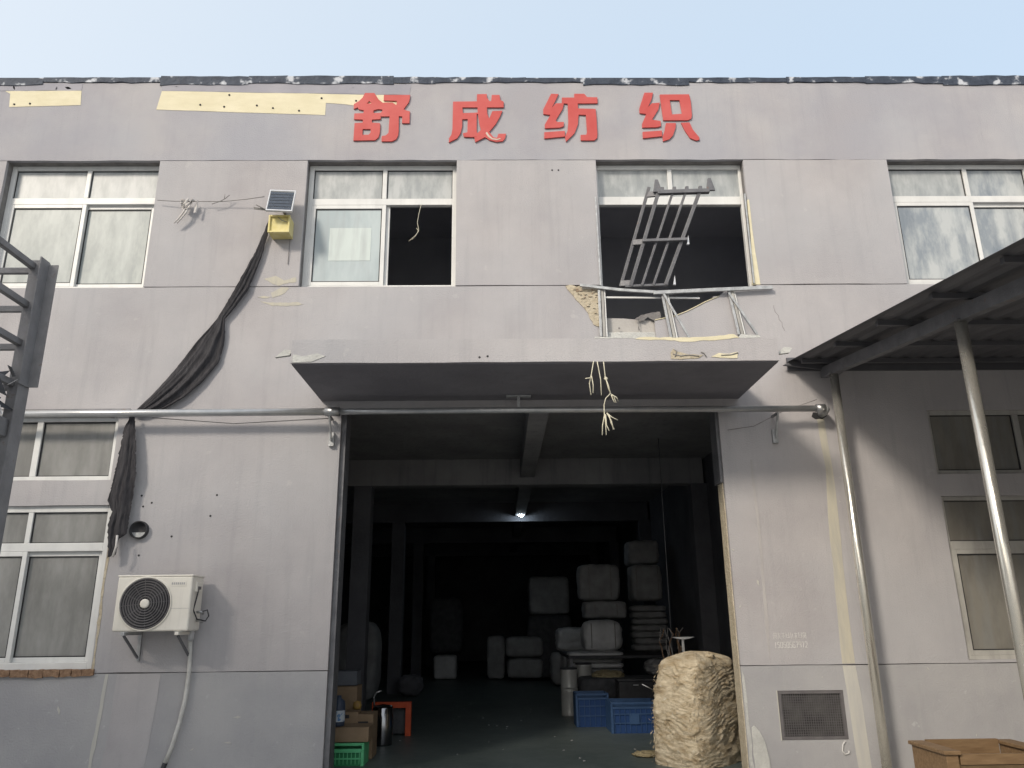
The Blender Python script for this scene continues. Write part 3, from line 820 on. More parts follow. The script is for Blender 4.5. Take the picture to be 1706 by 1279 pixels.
# jagged paler lip of the torn sheet
MB().prism(jpoly([(0.80, 5.45), (1.20, 5.45), (1.20, 4.92), (1.12, 4.95), (1.06, 5.10), (0.95, 5.24), (0.86, 5.36)], .04, .014), -0.012, 0.0).build('exposed_masonry', M_foamdk, B, bevel=.003)
random.seed(41)
for i in range(26):
    t_ = random.random()
    bx_, bz_ = .86 + .32 * t_ + random.uniform(-.03, .03), 5.42 - .38 * t_ * random.random() - .02
    s1 = random.uniform(.015, .04)
    MB().prism(jpoly([(bx_, bz_), (bx_ + s1, bz_ + .004), (bx_ + s1 * .9, bz_ + s1 * .7), (bx_ + .004, bz_ + s1 * .8)], .02, .004), -0.02 - random.random() * .012, -0.008).build('masonry_crumb', M_foamdk if i % 3 else M_brickpale, B, bevel=.002)
for pts in ([(1.95, 4.78), (2.02, 4.80), (2.06, 4.88), (2.0, 4.93), (1.94, 4.9)], [(1.62, 5.02), (1.72, 5.0), (1.78, 5.05), (1.88, 4.99), (1.94, 5.05), (1.93, 5.12), (1.80, 5.10), (1.70, 5.08)], [(1.42, 4.90), (1.44, 4.90), (1.44, 4.92), (1.42, 4.92)], [(1.66, 4.88), (1.675, 4.88), (1.67, 5.02), (1.66, 5.02)]):
    MB().prism(jpoly(pts, .03, .006), 0.015, 0.019 if pts[0][0] < 1.5 else 0.018).build('broken_edge', M_core, B)
lip = [(1.86, 5.005), (1.98, 5.03), (2.10, 5.055), (2.24, 5.11), (2.36, 5.17), (2.48, 5.235), (2.66, 5.31)]
MB().tube([(p[0], -0.004, p[1]) for p in lip], 0.007, 6).build('torn_edge', M_foam, B)

# the grille leaning out of the open window
gr = root('window_grille', (1.55, -0.05, 5.4), 'grey steel window guard of parallel bars leaning out of the open upper window', 'window guard')


def gp(u, v, d=0.0):
    """u across 0..1, v up 0..1, d outward"""
    bot = Vector((1.58, -0.06, 5.42)).lerp(Vector((2.11, -0.06, 5.44)), u)
    top = Vector((1.94, -0.30, 6.54)).lerp(Vector((2.55, -0.30, 6.56)), u)
    return bot.lerp(top, v) + Vector((0, -d, 0))


for u in (0.0, 0.26, 0.52, 0.80):
    tp = 1.0
    MB().bar(gp(u, 0.0), gp(u + (.03 if u else 0), tp), .045 if u in (0.0, .80) else .03, .05, (0, 1, 0)).build('bar', M_iron, gr, bevel=.004)
MB().bar(gp(-.02, 1.0) + Vector((0, -.01, 0)), gp(1.02, 1.0) + Vector((0, -.01, 0)), .06, .05).build('cross_bar', M_iron, gr, bevel=.004)
MB().bar(gp(-.03, .47, .04), gp(.92, .47, .04), .035, .035).build('cross_bar', M_iron, gr, bevel=.004)
MB().bar(gp(-.12, .0), gp(.86, .0), .035, .03).build('cross_bar', M_iron, gr, bevel=.004)
MB().bar(gp(0, 0) + Vector((-.11, .06, .02)), gp(0, 1) + Vector((-.10, .03, .10)), .04, .03, (0, 1, 0)).build('side_rail', M_iron, gr, bevel=.004)
for v in (0.03, .47, .99):
    MB().bar(gp(0, v) + Vector((-.12, .05, .02)), gp(0, v) + Vector((.02, -.01, 0)), .03, .07).build('bracket', M_iron, gr, bevel=.003)
for c in (gp(-.07, 1.09), gp(.98, 1.09)):
    MB().prism([(c.x - .055, c.z - .10), (c.x + .055, c.z - .10), (c.x + .012, c.z + .07), (c.x - .022, c.z + .07)], c.y - .015, c.y + .015).build('end_plate', M_iron, gr, bevel=.003)
for u in (.06, .30, .55, .82):
    c = gp(u, 1.04)
    MB().box(c.x - .02, c.x + .02, c.y - .02, c.y + .02, c.z - .02, c.z + .025).build('bolt', M_iron, gr, bevel=.004)
for c in (gp(.93, .47), gp(.95, .04)):
    MB().prism([(c.x - .01, c.z - .06), (c.x + .02, c.z - .06), (c.x + .015, c.z + .06)], c.y - .03, c.y).build('end_plate', M_alu, gr)

# ------------------------------------------------------------------ horizontal pipe and its brackets
pp = root('overhead_pipe', (-0.8, -0.2, 3.84), 'long pale metal pipe running across the facade above the open doorway', 'pipe')
MB().tube([(-6.6, -0.2, 3.84), (-1.86, -0.2, 3.845)], 0.042, 14).build('pipe_length', M_pipe, pp)
MB().tube([(-1.86, -0.2, 3.845), (0.2, -0.2, 3.85), (3.62, -0.2, 3.845)], 0.036, 14).build('pipe_length', M_pipe, pp)
MB().tube([(-1.96, -0.2, 3.845), (-1.80, -0.2, 3.845)], 0.052, 14).build('collar', M_steel, pp)
MB().tube([(3.58, -0.2, 3.845), (3.68, -0.2, 3.845)], 0.05, 14).build('collar', M_steel, pp)
MB().tube([(3.66, -0.2, 3.845), (3.70, -0.17, 3.84), (3.72, -0.08, 3.835), (3.72, 0.05, 3.83)], 0.046, 14).build('elbow', M_steeld, pp)
for x_, z_ in ((-1.91, 3.845), (3.14, 3.845)):
    MB().bar((x_, -0.2, z_ - .04), (x_, -0.06, z_ - .30), .02, .03).build('bracket', M_steeld, pp, bevel=.003)
    MB().box(x_ - .03, x_ + .03, -0.05, -0.001, z_ - .36, z_ - .20).build('bracket', M_steeld, pp, bevel=.003)
    MB().bar((x_ - .005, -0.2, z_ - .05), (x_ - .005, -0.02, z_ - .05), .03, .02).build('bracket', M_iron, pp)
MB().bar((0.21, -0.2, 3.86), (0.21, -0.2, 4.0), .03, .03).build('hanger', M_steeld, pp)
MB().box(0.07, 0.35, -0.24, -0.16, 3.998, 4.018).build('hanger', M_steeld, pp, bevel=.003)
MB().tube([(-6.4, -.12, 3.95), (-4.9, -0.16, 3.885), (-4.3, -.2, 3.79)], .005, 5).build('cable', M_cable, pp)
MB().tube([(-3.9, -.16, 3.80), (-3.0, -0.1, 3.74), (-1.9, -.12, 3.79)], .005, 5).build('cable', M_cable, pp)
MB().tube([(2.6, -.04, 3.64), (2.9, -0.05, 3.68), (3.2, -.15, 3.82), (3.6, -.2, 3.95)], .004, 5).build('cable', M_cable, pp)
MB().prism(jpoly([(3.60, 3.80), (3.64, 3.77), (3.72, 3.77), (3.78, 3.81), (3.74, 3.85), (3.62, 3.85)], .04, .005), -0.006, 0.0).build('wall_hole', M_gasket, pp)

# ------------------------------------------------------------------ black netting
random.seed(21)


def ribbon(name, L_, R_, folds, amp, base_y, lab, shape=None, m=M_net):
    """cloth between two edge lines, with deep lengthwise folds"""
    def resample(P, n):
        d = [0]
        for i in range(1, len(P)):
            d.append(d[-1] + math.dist(P[i], P[i - 1]))
        out = []
        for k in range(n):
            t = d[-1] * k / (n - 1)
            i = 1
            while i < len(d) - 1 and d[i] < t:
                i += 1
            u = (t - d[i - 1]) / (d[i] - d[i - 1])
            out.append((P[i - 1][0] + (P[i][0] - P[i - 1][0]) * u, P[i - 1][1] + (P[i][1] - P[i - 1][1]) * u))
        return out
    n, c = 90, 42
    a, b = resample(L_, n), resample(R_, n)
    rows = []
    for i in range(n):
        row = []
        wd = math.dist(a[i], b[i])
        for j in range(c):
            t = j / (c - 1)
            ph = folds * t * 2 * math.pi + 1.3 * math.sin(i * .06) + .8 * noise.noise(Vector((i * .05, t * 3, 0)))
            am = amp * min(1, wd / .25)
            jy = am * (.5 * math.sin(ph) + .25 * math.sin(2.3 * ph + i * .05) + 1.1 * noise.noise(Vector((i * .045, t * 7, 2))) + .4 * noise.noise(Vector((i * .1, t * 19, 5))))
            sag = math.sin(t * math.pi) * .03 * min(1, wd / .3)
            ex = .010 * noise.noise(Vector((i * .3, t * 2, 4))) + (.012 * noise.noise(Vector((i * .9, t * 5, 8))) if j in (0, c - 1) else 0)
            row.append((a[i][0] + (b[i][0] - a[i][0]) * t + ex, base_y - sag + jy, a[i][1] + (b[i][1] - a[i][1]) * t + ex))
        rows.append(row)
    o = sheet(rows).build(name, m, None, recalc=False)
    sld = o.modifiers.new('thick', 'SOLIDIFY')
    sld.thickness = 0.003
    return o


ntl = ribbon('shade_netting', [(-2.83, 6.32), (-2.94, 5.94), (-3.09, 5.58), (-3.24, 5.23), (-3.34, 5.02), (-3.51, 4.78), (-3.74, 4.42), (-3.98, 4.1), (-4.19, 3.86)],
             [(-2.80, 6.28), (-2.88, 5.82), (-3.0, 5.39), (-3.14, 5.16), (-3.24, 5.02), (-3.22, 4.78), (-3.26, 4.49), (-3.43, 4.24), (-3.61, 4.06), (-3.82, 3.93), (-4.05, 3.86)], 3.0, .018, -0.055, None)
_rebase(ntl, Vector((-4.1, -0.14, 3.86)))
tag(ntl, 'twisted black netting swag hanging diagonally from the yellow box to the pipe', 'netting')
nt2 = ribbon('shade_netting', [(-4.16, 3.86), (-4.22, 3.70), (-4.25, 3.3), (-4.29, 2.9), (-4.23, 2.75), (-4.26, 2.6), (-4.22, 2.4), (-4.21, 2.27)],
             [(-4.13, 3.86), (-4.10, 3.70), (-4.05, 3.4), (-4.02, 3.17), (-4.04, 2.85), (-4.04, 2.52), (-4.12, 2.47), (-4.13, 2.30)], 1.3, .020, -0.11, None)
_rebase(nt2, Vector((-4.15, -0.16, 2.3)))
tag(nt2, 'ragged tail of black netting hanging below the pipe beside the lower window', 'netting')
MB().tube([(-4.11, -.17, 2.50), (-4.10, -.18, 2.38), (-4.13, -.17, 2.27)], .012, 6).build('frayed_strip', M_cloth, None)
o = bpy.data.objects['frayed_strip']
_o = o
o.parent = nt2
o.data.transform(Matrix.Translation((4.15, 0.16, -2.3)))

# ------------------------------------------------------------------ solar lamp and yellow box
sp = root('solar_panel', (-2.72, -0.3, 6.45), 'small tilted solar panel on the wall above the yellow box', 'solar panel')
c0 = Vector((-2.79, -0.32, 6.31))
ux, uy = Vector((0.315, 0.0, -0.015)), Vector((-0.018, 0.16, 0.37))


def sq(u, v, h=0.0):
    nrm = ux.cross(uy).normalized()
    return c0 + ux * u + uy * v + nrm * h


def slab(name, u0, u1, v0, v1, h0, h1, m):
    vs = [sq(u, v, h) for u in (u0, u1) for v in (v0, v1) for h in (h0, h1)]
    return MB().add(vs, [(0, 1, 3, 2), (4, 6, 7, 5), (0, 4, 5, 1), (2, 3, 7, 6), (0, 2, 6, 4), (1, 5, 7, 3)]).build(name, m, sp)


for u0, u1, v0, v1 in ((0, 1, 0, .045), (0, 1, .955, 1), (0, .035, .045, .955), (.965, 1, .045, .955)):
    slab('frame', u0, u1, v0, v1, -.02, .006, M_alu)
slab('backing', .035, .965, .045, .955, -.015, -.008, M_paper)
for i in range(6):
    v0 = .07 + i * .146
    for j in range(9):
        slab('cell', .055 + j * .0995, .055 + j * .0995 + .094, v0, v0 + .118, -.008, .001, M_solar)
MB().bar((-2.65, -0.22, 6.46), (-2.65, -0.001, 6.44), .03, .03).build('bracket', M_iron, sp)
yb = root('yellow_box', (-2.71, -0.2, 6.2), 'faded yellow open-fronted plastic lamp box under the solar panel', 'lamp box')
mb = MB()
bx0, bx1, by0, by1, bz0, bz1 = -2.78, -2.53, -0.20, -0.001, 6.085, 6.31
mb.box(bx0, bx1, by0 + .02, by1, bz0, bz1)
mb.build('case', M_ybox, yb, bevel=.008)
mf = MB()
frame_rect(mf, bx0 - .004, bx1 + .004, bz0 - .004, bz1 + .004, .022, by0 - .005, by0 + .019)
mf.build('rim', M_ybox, yb, bevel=.004)
MB().tube([(-2.67, -.21, 6.28), (-2.62, -.215, 6.235), (-2.58, -.21, 6.22), (-2.55, -.12, 6.26), (-2.56, -.02, 6.2), (-2.565, -.01, 5.75)], .004, 5).build('cable', M_cable, yb)
ty = MB()
for a, b in (((-2.82, -.2, 6.38), (-2.93, -.26, 6.42)), ((-2.82, -.2, 6.38), (-2.95, -.27, 6.36)), ((-2.82, -.2, 6.39), (-2.96, -.25, 6.39))):
    ty.tube([a, b], .007, 5)
ty.build('tie', M_cable, yb)

# wire with rags between the first window and the solar panel
wr = root('clothes_wire', (-3.6, -0.05, 6.55), 'thin wire stretched over the wall between the left upper window and the solar panel', 'wire')
MB().tube([(-4.22, -.06, 6.60), (-4.0, -.07, 6.58), (-3.8, -.07, 6.575), (-3.4, -.07, 6.575), (-3.1, -.1, 6.59), (-2.88, -.14, 6.60)], .005, 5).build('wire', M_cable, wr)
MB().tube([(-3.54, -.07, 6.54), (-3.44, -.08, 6.57), (-3.38, -.08, 6.61), (-3.33, -.08, 6.66)], .005, 5).build('wire_end', M_cable, wr)
MB().tube([(-3.39, -.08, 6.60), (-3.39, -.08, 6.67)], .004, 5).build('wire_end', M_cable, wr)
rag_dy = .05
rg = root('hanging_rag', (-3.82, -0.08, 6.5), 'pale grey rag knotted on the wire beside the left upper window', 'rag')
rows = []
for i in range(14):
    v = i / 13
    wd = .13 * (1 - .55 * v) + .015 * math.sin(i * 1.3)
    rows.append([(-3.84 + wd * (j / 13 - .5) * 1.2 + .02 * math.sin(j * 1.9 + i * .5), -.09 + .025 * math.sin(j * 1.5 + i * .7), 6.59 - .13 * v + .012 * math.sin(j * 1.1)) for j in range(14)])
sheet(rows).build('knot', M_cloth, rg, recalc=False)
rows = []
for i in range(12):
    v = i / 11
    wd = .012 + .05 * math.sin(min(1, v * 1.15) * 2.6) * v
    rows.append([(-3.71 - .02 * v + wd * (j / 5 - .5), -.09 + .008 * math.sin(j * 1.5), 6.58 - .17 * v) for j in range(6)])
sheet(rows).build('flap', M_cloth, rg, recalc=False)
for dx in (0, .035):
    MB().tube([(-3.84 + dx, -.09, 6.50), (-3.87 + dx, -.1, 6.40), (-3.92 + dx, -.09, 6.33), (-3.97 + dx, -.08, 6.27)], [.008, .012, .010, .006], 6).build('strand', M_cloth, rg)

# hanging cut wires
cw = root('hanging_wires', (0.68, 0.0, 6.5), 'thin frayed white wires dangling in the open half of the second upper window', 'wire')
W_ = [(-0.98, .10, 6.62), (-1.0, .08, 6.50), (-1.02, .08, 6.36), (-1.0, .08, 6.26), (-1.03, .08, 6.18), (-1.08, .08, 6.12)]
cw.location = (-1.0, .08, 6.1)
MB().tube(W_, .0035, 5).build('wire', M_rope, cw)
MB().tube([(-1.03, .08, 6.28), (-1.0, .08, 6.24), (-1.04, .07, 6.17), (-1.12, .08, 6.10)], .0035, 5).build('wire', M_rope, cw)

rp = root('cord', (0.95, -1.42, 4.0), 'frayed cream cords dangling from the canopy edge in front of the doorway', 'cord')
CY = -1.40
for P in ([(0.93, CY, 4.03), (0.90, CY, 3.90), (0.88, CY, 3.80), (0.885, CY, 3.68)], [(0.96, CY, 4.02), (0.975, CY, 3.95), (0.985, CY, 3.83), (0.985, CY, 3.67)], [(0.90, CY, 3.87), (0.91, CY, 3.78), (0.905, CY, 3.70)], [(0.84, CY, 3.845), (0.89, CY, 3.85)],
          [(1.02, CY, 4.02), (1.035, CY, 3.93), (1.04, CY, 3.86), (1.06, CY, 3.75), (1.08, CY, 3.69)], [(1.03, CY, 3.86), (1.055, CY, 3.78), (1.075, CY, 3.69)],
          [(1.08, CY, 3.69), (1.11, CY, 3.66), (1.13, CY, 3.60)], [(1.08, CY, 3.69), (1.13, CY, 3.65), (1.15, CY, 3.62)], [(1.08, CY, 3.69), (1.10, CY, 3.63), (1.11, CY, 3.60)],
          [(1.08, CY, 3.69), (1.03, CY, 3.65), (1.01, CY, 3.58), (1.01, CY, 3.48), (0.99, CY, 3.38), (0.98, CY, 3.28)], [(1.01, CY, 3.50), (1.02, CY, 3.40), (1.02, CY, 3.28)], [(1.02, CY, 3.48), (1.03, CY, 3.38), (1.045, CY, 3.32)],
          [(1.03, CY, 3.5), (1.08, CY, 3.46), (1.14, CY, 3.43)], [(1.03, CY, 3.5), (1.07, CY, 3.42), (1.09, CY, 3.33)], [(1.05, CY, 3.48), (1.075, CY, 3.40), (1.095, CY, 3.335)]):
    MB().tube([(p[0] + random.uniform(-.004, .004), p[1] + random.uniform(-.02, .02), p[2]) for p in P], .005, 6).build('strand', M_rope, rp)
MB().lathe((1.04, CY, 3.845), [(0, -.02), (.018, -.008), (.02, .005), (0, .02)], 10).build('knot', M_rope, rp)

# ------------------------------------------------------------------ air conditioner
ac = root('air_conditioner', (-3.72, -0.2, 1.42), 'cream white outdoor air conditioner unit with a round dark fan grille, bracketed to the wall', 'air conditioner')
ax0, ax1, ay0, ay1, az0, az1 = -4.02, -3.26, -0.42, -0.10, 1.515, 2.055
MB().box(ax0, ax1, ay0, ay1, az0, az1).build('casing', M_acw, ac, bevel=.018, seg=3)
MB().box(ax0 - .004, ax1 + .004, ay0 - .004, ay1 + .004, az1 - .004, az1 + .014).build('top_cover', M_acw, ac, bevel=.006)
fc = Vector((-3.715, ay0, 1.785))
MB().lathe(fc, [(0.268, 0.004), (0.268, -0.010), (0.255, -0.012), (0.251, 0.004)], 48, 'y').build('fan_ring', M_acw, ac)
MB().lathe(fc, [(0.251, -0.002), (0.0, -0.003)], 48, 'y').build('fan_recess', M_black, ac)
for k in range(8):
    r0 = .062 + k * .0252
    MB().lathe(fc + Vector((0, -.010, 0)), [(r0, 0), (r0 + .010, -.007), (r0 + .013, 0.002), (r0, 0.002)], 40, 'y').build('grille_ring', M_dgrey, ac)
for k in range(12):
    a = k * math.pi / 6 + .1
    MB().tube([fc + Vector((math.cos(a) * .04, -.006, math.sin(a) * .04)), fc + Vector((math.cos(a) * .25, -.006, math.sin(a) * .25))], .0035, 5).build('grille_spoke', M_dgrey, ac)
MB().lathe(fc, [(0.045, 0.0), (0.045, -0.022), (0.03, -0.026), (0.0, -0.026)], 24, 'y').build('fan_badge', M_acw, ac)
MB().box(-3.475, -3.32, ay0 - .003, ay0 + .002, 1.955, 2.015).build('logo_plate', M_acw, ac, bevel=.002)
for k in range(7):
    MB().box(-3.468 + k * .020, -3.454 + k * .020, ay0 - .0045, ay0 - .0028, 1.970, 1.992).build('letter_mark', mat('grey_print', (0.42, 0.41, 0.4)) if k == 0 else bpy.data.materials['grey_print'], ac)
MB().box(-3.50, -3.27, ay0 - .002, ay0 + .001, 1.735, 1.738).build('panel_line', bpy.data.materials['grey_print'], ac)
MB().box(ax1 - .002, ax1 + .018, -.33, -.18, 1.90, 2.0).build('service_cover', M_acw, ac, bevel=.005)
MB().box(ax1 + .016, ax1 + .022, -.30, -.22, 1.925, 1.955).build('handle_recess', M_dgrey, ac)
for z_ in (1.62, 1.70):
    MB().tube([(ax1, -.22, z_), (ax1 + .05, -.22, z_), (ax1 + .06, -.2, z_ - .02)], .014, 8).build('valve', M_steel, ac)
MB().tube([(ax1 + .02, -.28, 1.93), (ax1 + .01, -.3, 1.82), (ax1 + .0, -.32, 1.72), (ax1 + .03, -.28, 1.63), (ax1 + .09, -.2, 1.61), (ax1 + .12, -.2, 1.66), (ax1 + .10, -.2, 1.72), (ax1 + .04, -.22, 1.70)], .007, 6).build('cable', M_black, ac)
for x_ in (-3.90, -3.36):
    MB().box(x_ - .02, x_ + .02, -.44, -.001, 1.478, 1.508).build('bracket_arm', M_acw if x_ > -3.5 else M_steeld, ac, bevel=.003)
    MB().box(x_ - .018, x_ + .018, -.03, -.001, 1.22, 1.478).build('bracket_leg', M_steeld, ac, bevel=.003)
    MB().bar((x_, -.40, 1.475), (x_, -.03, 1.25), .02, .02).build('bracket_strut', M_iron, ac)
    MB().box(x_ - .04, x_ + .04, -.40, -.30, 1.508, 1.52).build('rubber_foot', M_paper, ac)
MB().tube([(-3.32, -.12, 1.66), (-3.33, -.12, 1.5), (-3.34, -.1, 1.42)], .03, 10).build('lagged_pipe', M_wrap, ac)
ac.location.x += 0.10
hz = root('drain_hose', (-3.4, -0.06, 0.0), 'white drain hose curving down the wall under the air conditioner', 'hose')
HP = [(-3.25, -.09, 1.46), (-3.245, -.06, 1.30), (-3.24, -.05, 1.10), (-3.25, -.05, .85), (-3.285, -.05, .62), (-3.335, -.05, .40), (-3.39, -.05, .24)]
MB().tube(HP, .021, 10).build('hose', M_hose, hz)
MB().tube([(-3.386, -.05, .25), (-3.43, -.05, .11), (-3.46, -.06, .0)], .024, 10).build('sleeve', M_black, hz)

# ------------------------------------------------------------------ stencil writing
SEG = {'0': [(0, 0, 1, 0), (1, 0, 1, 2), (1, 2, 0, 2), (0, 2, 0, 0)], '1': [(.5, 0, .5, 2), (.1, 0, .9, 0)], '5': [(1, 2, 0, 2), (0, 2, 0, 1.1), (0, 1.1, 1, 1.1), (1, 1.1, 1, 0), (1, 0, 0, 0)],
       '6': [(1, 2, 0, 2), (0, 2, 0, 0), (0, 0, 1, 0), (1, 0, 1, 1), (1, 1, 0, 1)], '7': [(0, 2, 1, 2), (1, 2, .4, 0)], '9': [(1, 0, 1, 2), (1, 2, 0, 2), (0, 2, 0, 1), (0, 1, 1, 1)], '2': [(0, 2, 1, 2), (1, 2, 1, 1), (1, 1, 0, 0), (0, 0, 1, 0)],
       'a': [(0, 1.8, 1, 1.8), (.5, 1.8, .5, .2), (0, .9, 1, .9)], 'b': [(0, 2, 0, .4), (1, 2, 1, .2), (0, 1.2, 1, 1.2), (0, .4, 1, .4)], 'c': [(0, 1.6, 1, 1.6), (.3, 2, .3, 0), (.7, 1.2, .7, 0), (0, .6, 1, .2)],
       'd': [(.2, 2, .2, 0), (.8, 1.6, .8, .4)], 'e': [(0, 1.9, 1, 1.9), (0, 1.9, 0, 0), (1, 1.9, 1, 0), (0, 1, 1, 1), (.5, 1.9, .5, .3)]}
st = root('stencilled_number', (2.9, 0, 1.28), 'small white stencilled phone number on the wall right of the doorway', 'wall writing')
random.seed(9)
for row, z_, hh in (('ecabdcbe', 1.365, .062), ('15050567972', 1.275, .056)):
    n = len(row)
    cw_ = .36 / n
    for i, c in enumerate(row):
        mb = MB()
        for (a, b, c2, d) in SEG[c]:
            xx = 2.90 + i * cw_
            s = cw_ * .66
            mb.bar((xx + a * s, -.0022, z_ + b * hh / 2), (xx + c2 * s + .0004, -.0022, z_ + d * hh / 2), .002, .007 if row[0] == '1' else .005, (0, 0, 1) if abs(d - b) < .01 else (1, 0, 0))
        mb.build('digit' if row[0] == '1' else 'stroke_mark', M_spray, st)

# ------------------------------------------------------------------ lean-to awning on the right
aw = root('lean_to_awning', (3.79, -0.2, 0), 'dark corrugated lean-to roof on steel posts covering the right end of the facade', 'awning')


def rz(y):      # height of the roof plane
    return 4.45 + 0.13 * y


X0, X1 = 3.36, 11.0
Y0, Y1 = -0.03, -9.6
n = 76
vs, fs = [], []
ny = 2
prof = []
for i in range(int((X1 - X0) / 0.05) + 1):
    x_ = X0 + i * 0.05
    prof.append((x_, 0.02 if (i % 4) in (1, 2) else 0.0))
for y in (Y0, Y1):
    for t_ in (0, .003):
        for x_, h in prof:
            vs.append((x_, y, rz(y) + h + t_))
k = len(prof)
for i in range(k - 1):
    fs += [(i, i + 1, 2 * k + i + 1, 2 * k + i), (k + i + 1, k + i, 3 * k + i, 3 * k + i + 1), (i + 1, i, k + i, k + i + 1), (2 * k + i, 2 * k + i + 1, 3 * k + i + 1, 3 * k + i)]
fs += [(0, 2 * k, 3 * k, k), (k - 1, 2 * k - 1, 4 * k - 1, 3 * k - 1)]
MB().add(vs, fs).build('roof_sheet', M_roofsh, aw)
for y in (-0.25, -1.15, -2.05, -2.95, -3.85, -4.75, -5.65, -6.55, -7.45, -8.35, -9.25):
    MB().bar((X0 + .10, y, rz(y) - .025), (X1, y, rz(y) - .025), .045, .045).build('purlin', M_roofsh, aw)
for x_ in (3.79, 7.6):
    MB().bar((x_, -0.05, rz(-.05) - .13), (x_, Y1 + .1, rz(Y1 + .1) - .13), .08, .12).build('rafter', M_iron, aw)
for x_, y in ((3.79, -0.3), (3.79, -2.75)):
    MB().tube([(x_, y, 0.0), (x_, y, rz(y) - .19)], .048, 20).build('post', M_post, aw)
    MB().box(x_ - .07, x_ + .07, y - .07, y + .07, rz(y) - .195, rz(y) - .185).build('post_cap', M_iron, aw)
MB().tube([(7.6, -2.75, 0.0), (7.6, -2.75, rz(-2.75) - .19)], .045, 20).build('post', M_post, aw)
MB().prism([(X0 - .05, 4.40), (X0 + .5, 4.33), (X0 + .62, 4.36), (X0 + .06, 4.455)], -0.10, -0.06).build('flashing', M_roofsh, aw)
MB().box(X0 + .02, X1, -0.035, -0.002, rz(0) - .10, rz(0) + .06).build('wall_flashing', M_roofsh, aw)

nbw = root('unseen_shade_wall', (8.5, -4.5, 0), 'grey wall past the right edge, added out of view to dim the lean-to', 'shade blocker')
MB().box(8.2, 8.6, -10.5, -0.05, 0, 3.6).build('wall', M_wall, nbw)  # unseen wall, added to block sky light from under the awning
# ------------------------------------------------------------------ wooden frame at lower right
wd = root('wooden_workbench', (4.0, -1.5, 0), 'brown varnished wooden frame of an open-topped cabinet under the awning', 'cabinet')
for x0, x1 in ((3.60, 3.74), (4.38, 4.52)):
    MB().box(x0, x1, -1.80, -1.20, 0.50, 0.53).build('end_cap', M_wood, wd, bevel=.005)
    MB().box(x0 + .02, x1 - .02, -1.78, -1.22, 0.0, 0.50).build('end_panel', M_wood, wd, bevel=.004)
MB().box(3.74, 4.38, -1.77, -1.735, 0.42, 0.50).build('front_rail', M_wood, wd, bevel=.004)
MB().box(3.74, 4.38, -1.255, -1.22, 0.30, 0.54).build('back_rail', M_wood, wd, bevel=.004)
MB().box(3.73, 4.39, -1.76, -1.73, 0.02, 0.415).build('front_panel', mat('dark_stained_board', (0.11, 0.075, 0.04), (0.15, 0.10, 0.055), 6, .6, .2, 40), wd)
MB().box(3.73, 4.39, -1.72, -1.26, 0.22, 0.24).build('shelf', M_wood, wd)

# ------------------------------------------------------------------ steel rack at far left
rk = root('steel_rack', (-3.3, -3.6, 0), 'tall grey steel storage rack with ladder-like rungs at the left edge', 'rack')
RX, RY = -3.26, -3.6
for x_, y in ((RX, RY), (RX, RY - 1.9), (RX - 2.2, RY), (RX - 2.2, RY - 1.9)):
    if y < RY:
        continue
    MB().box(x_ - .045, x_ + .035, y - .035, y + .035, 0, 4.06).build('post', M_rack, rk, bevel=.004)
    MB().box(x_ + .035, x_ + .042, y - .06, y + .06, 0, 4.07).build('post_flange', M_rack, rk)
MB().box(RX + .046, RX + .115, RY + .03, RY + .038, 3.14, 4.05).build('guard_plate', M_rack, rk)
MB().box(RX + .042, RX + .05, RY - .07, RY + .038, 3.14, 4.07).build('guard_plate', M_rack, rk)
for z_ in (3.99, 3.70, 3.42, 3.13):
    MB().bar((RX - 2.2, RY, z_), (RX - .045, RY, z_), .03, .045).build('rung', M_rack, rk, bevel=.004)
    MB().bar((RX - .02, RY - .035, z_ + .02), (RX - .02, RY - 1.9, z_ + .02), .04, .045).build('rung', M_rack, rk, bevel=.004)
for x_ in (RX, RX - 2.2):
    MB().box(x_ - .035, x_ + .0, RY - 1.93, RY - 1.86, 0, 4.06).build('post', M_rack, rk, bevel=.004)
MB().box(RX - 2.2, RX - .05, RY - .03, RY + .03, 2.78, 2.92).build('shelf_beam', M_rack, rk, bevel=.005)
MB().box(RX - .05, RX + .01, RY - 1.86, RY - .036, 2.78, 2.90).build('shelf_beam', M_rack, rk, bevel=.005)
MB().box(RX - 2.2, RX - .06, RY - 1.86, RY - .04, 2.86, 2.89).build('shelf', M_rack, rk)
# scrap lying on the shelf
sc = root('scrap_pile', (-3.6, -3.8, 2.9), 'tangled dark scrap and torn sheeting on the shelf of the left rack', 'scrap')
random.seed(31)
for i in range(130):
    c = Vector((random.uniform(-4.0, -3.22), random.uniform(-4.15, -3.70), 2.95 + random.random() * .42))
    c.z -= max(0, (c.x + 3.42)) * .9
    c.z = max(c.z, 2.93)
    d = Vector((random.uniform(-1, 1), random.uniform(-1, 1), random.uniform(-.8, .8))).normalized()
    l_ = random.uniform(.03, .12)
    s_ = Vector((random.uniform(-1, 1), random.uniform(-1, 1), random.uniform(-1, 1))).normalized()
    q1 = [c - d * l_, c + s_ * l_ * .5, c + d * l_, c - s_ * l_ * .35 + d * .02]
    mb = MB()
    e = Vector((0, .006, .004))
    mb.add([p for p in q1] + [p + e for p in q1], [(0, 1, 2, 3), (7, 6, 5, 4), (0, 4, 5, 1), (1, 5, 6, 2), (2, 6, 7, 3), (3, 7, 4, 0)])
    mb.build('scrap_piece', M_dark if i % 7 else M_cloth, sc)


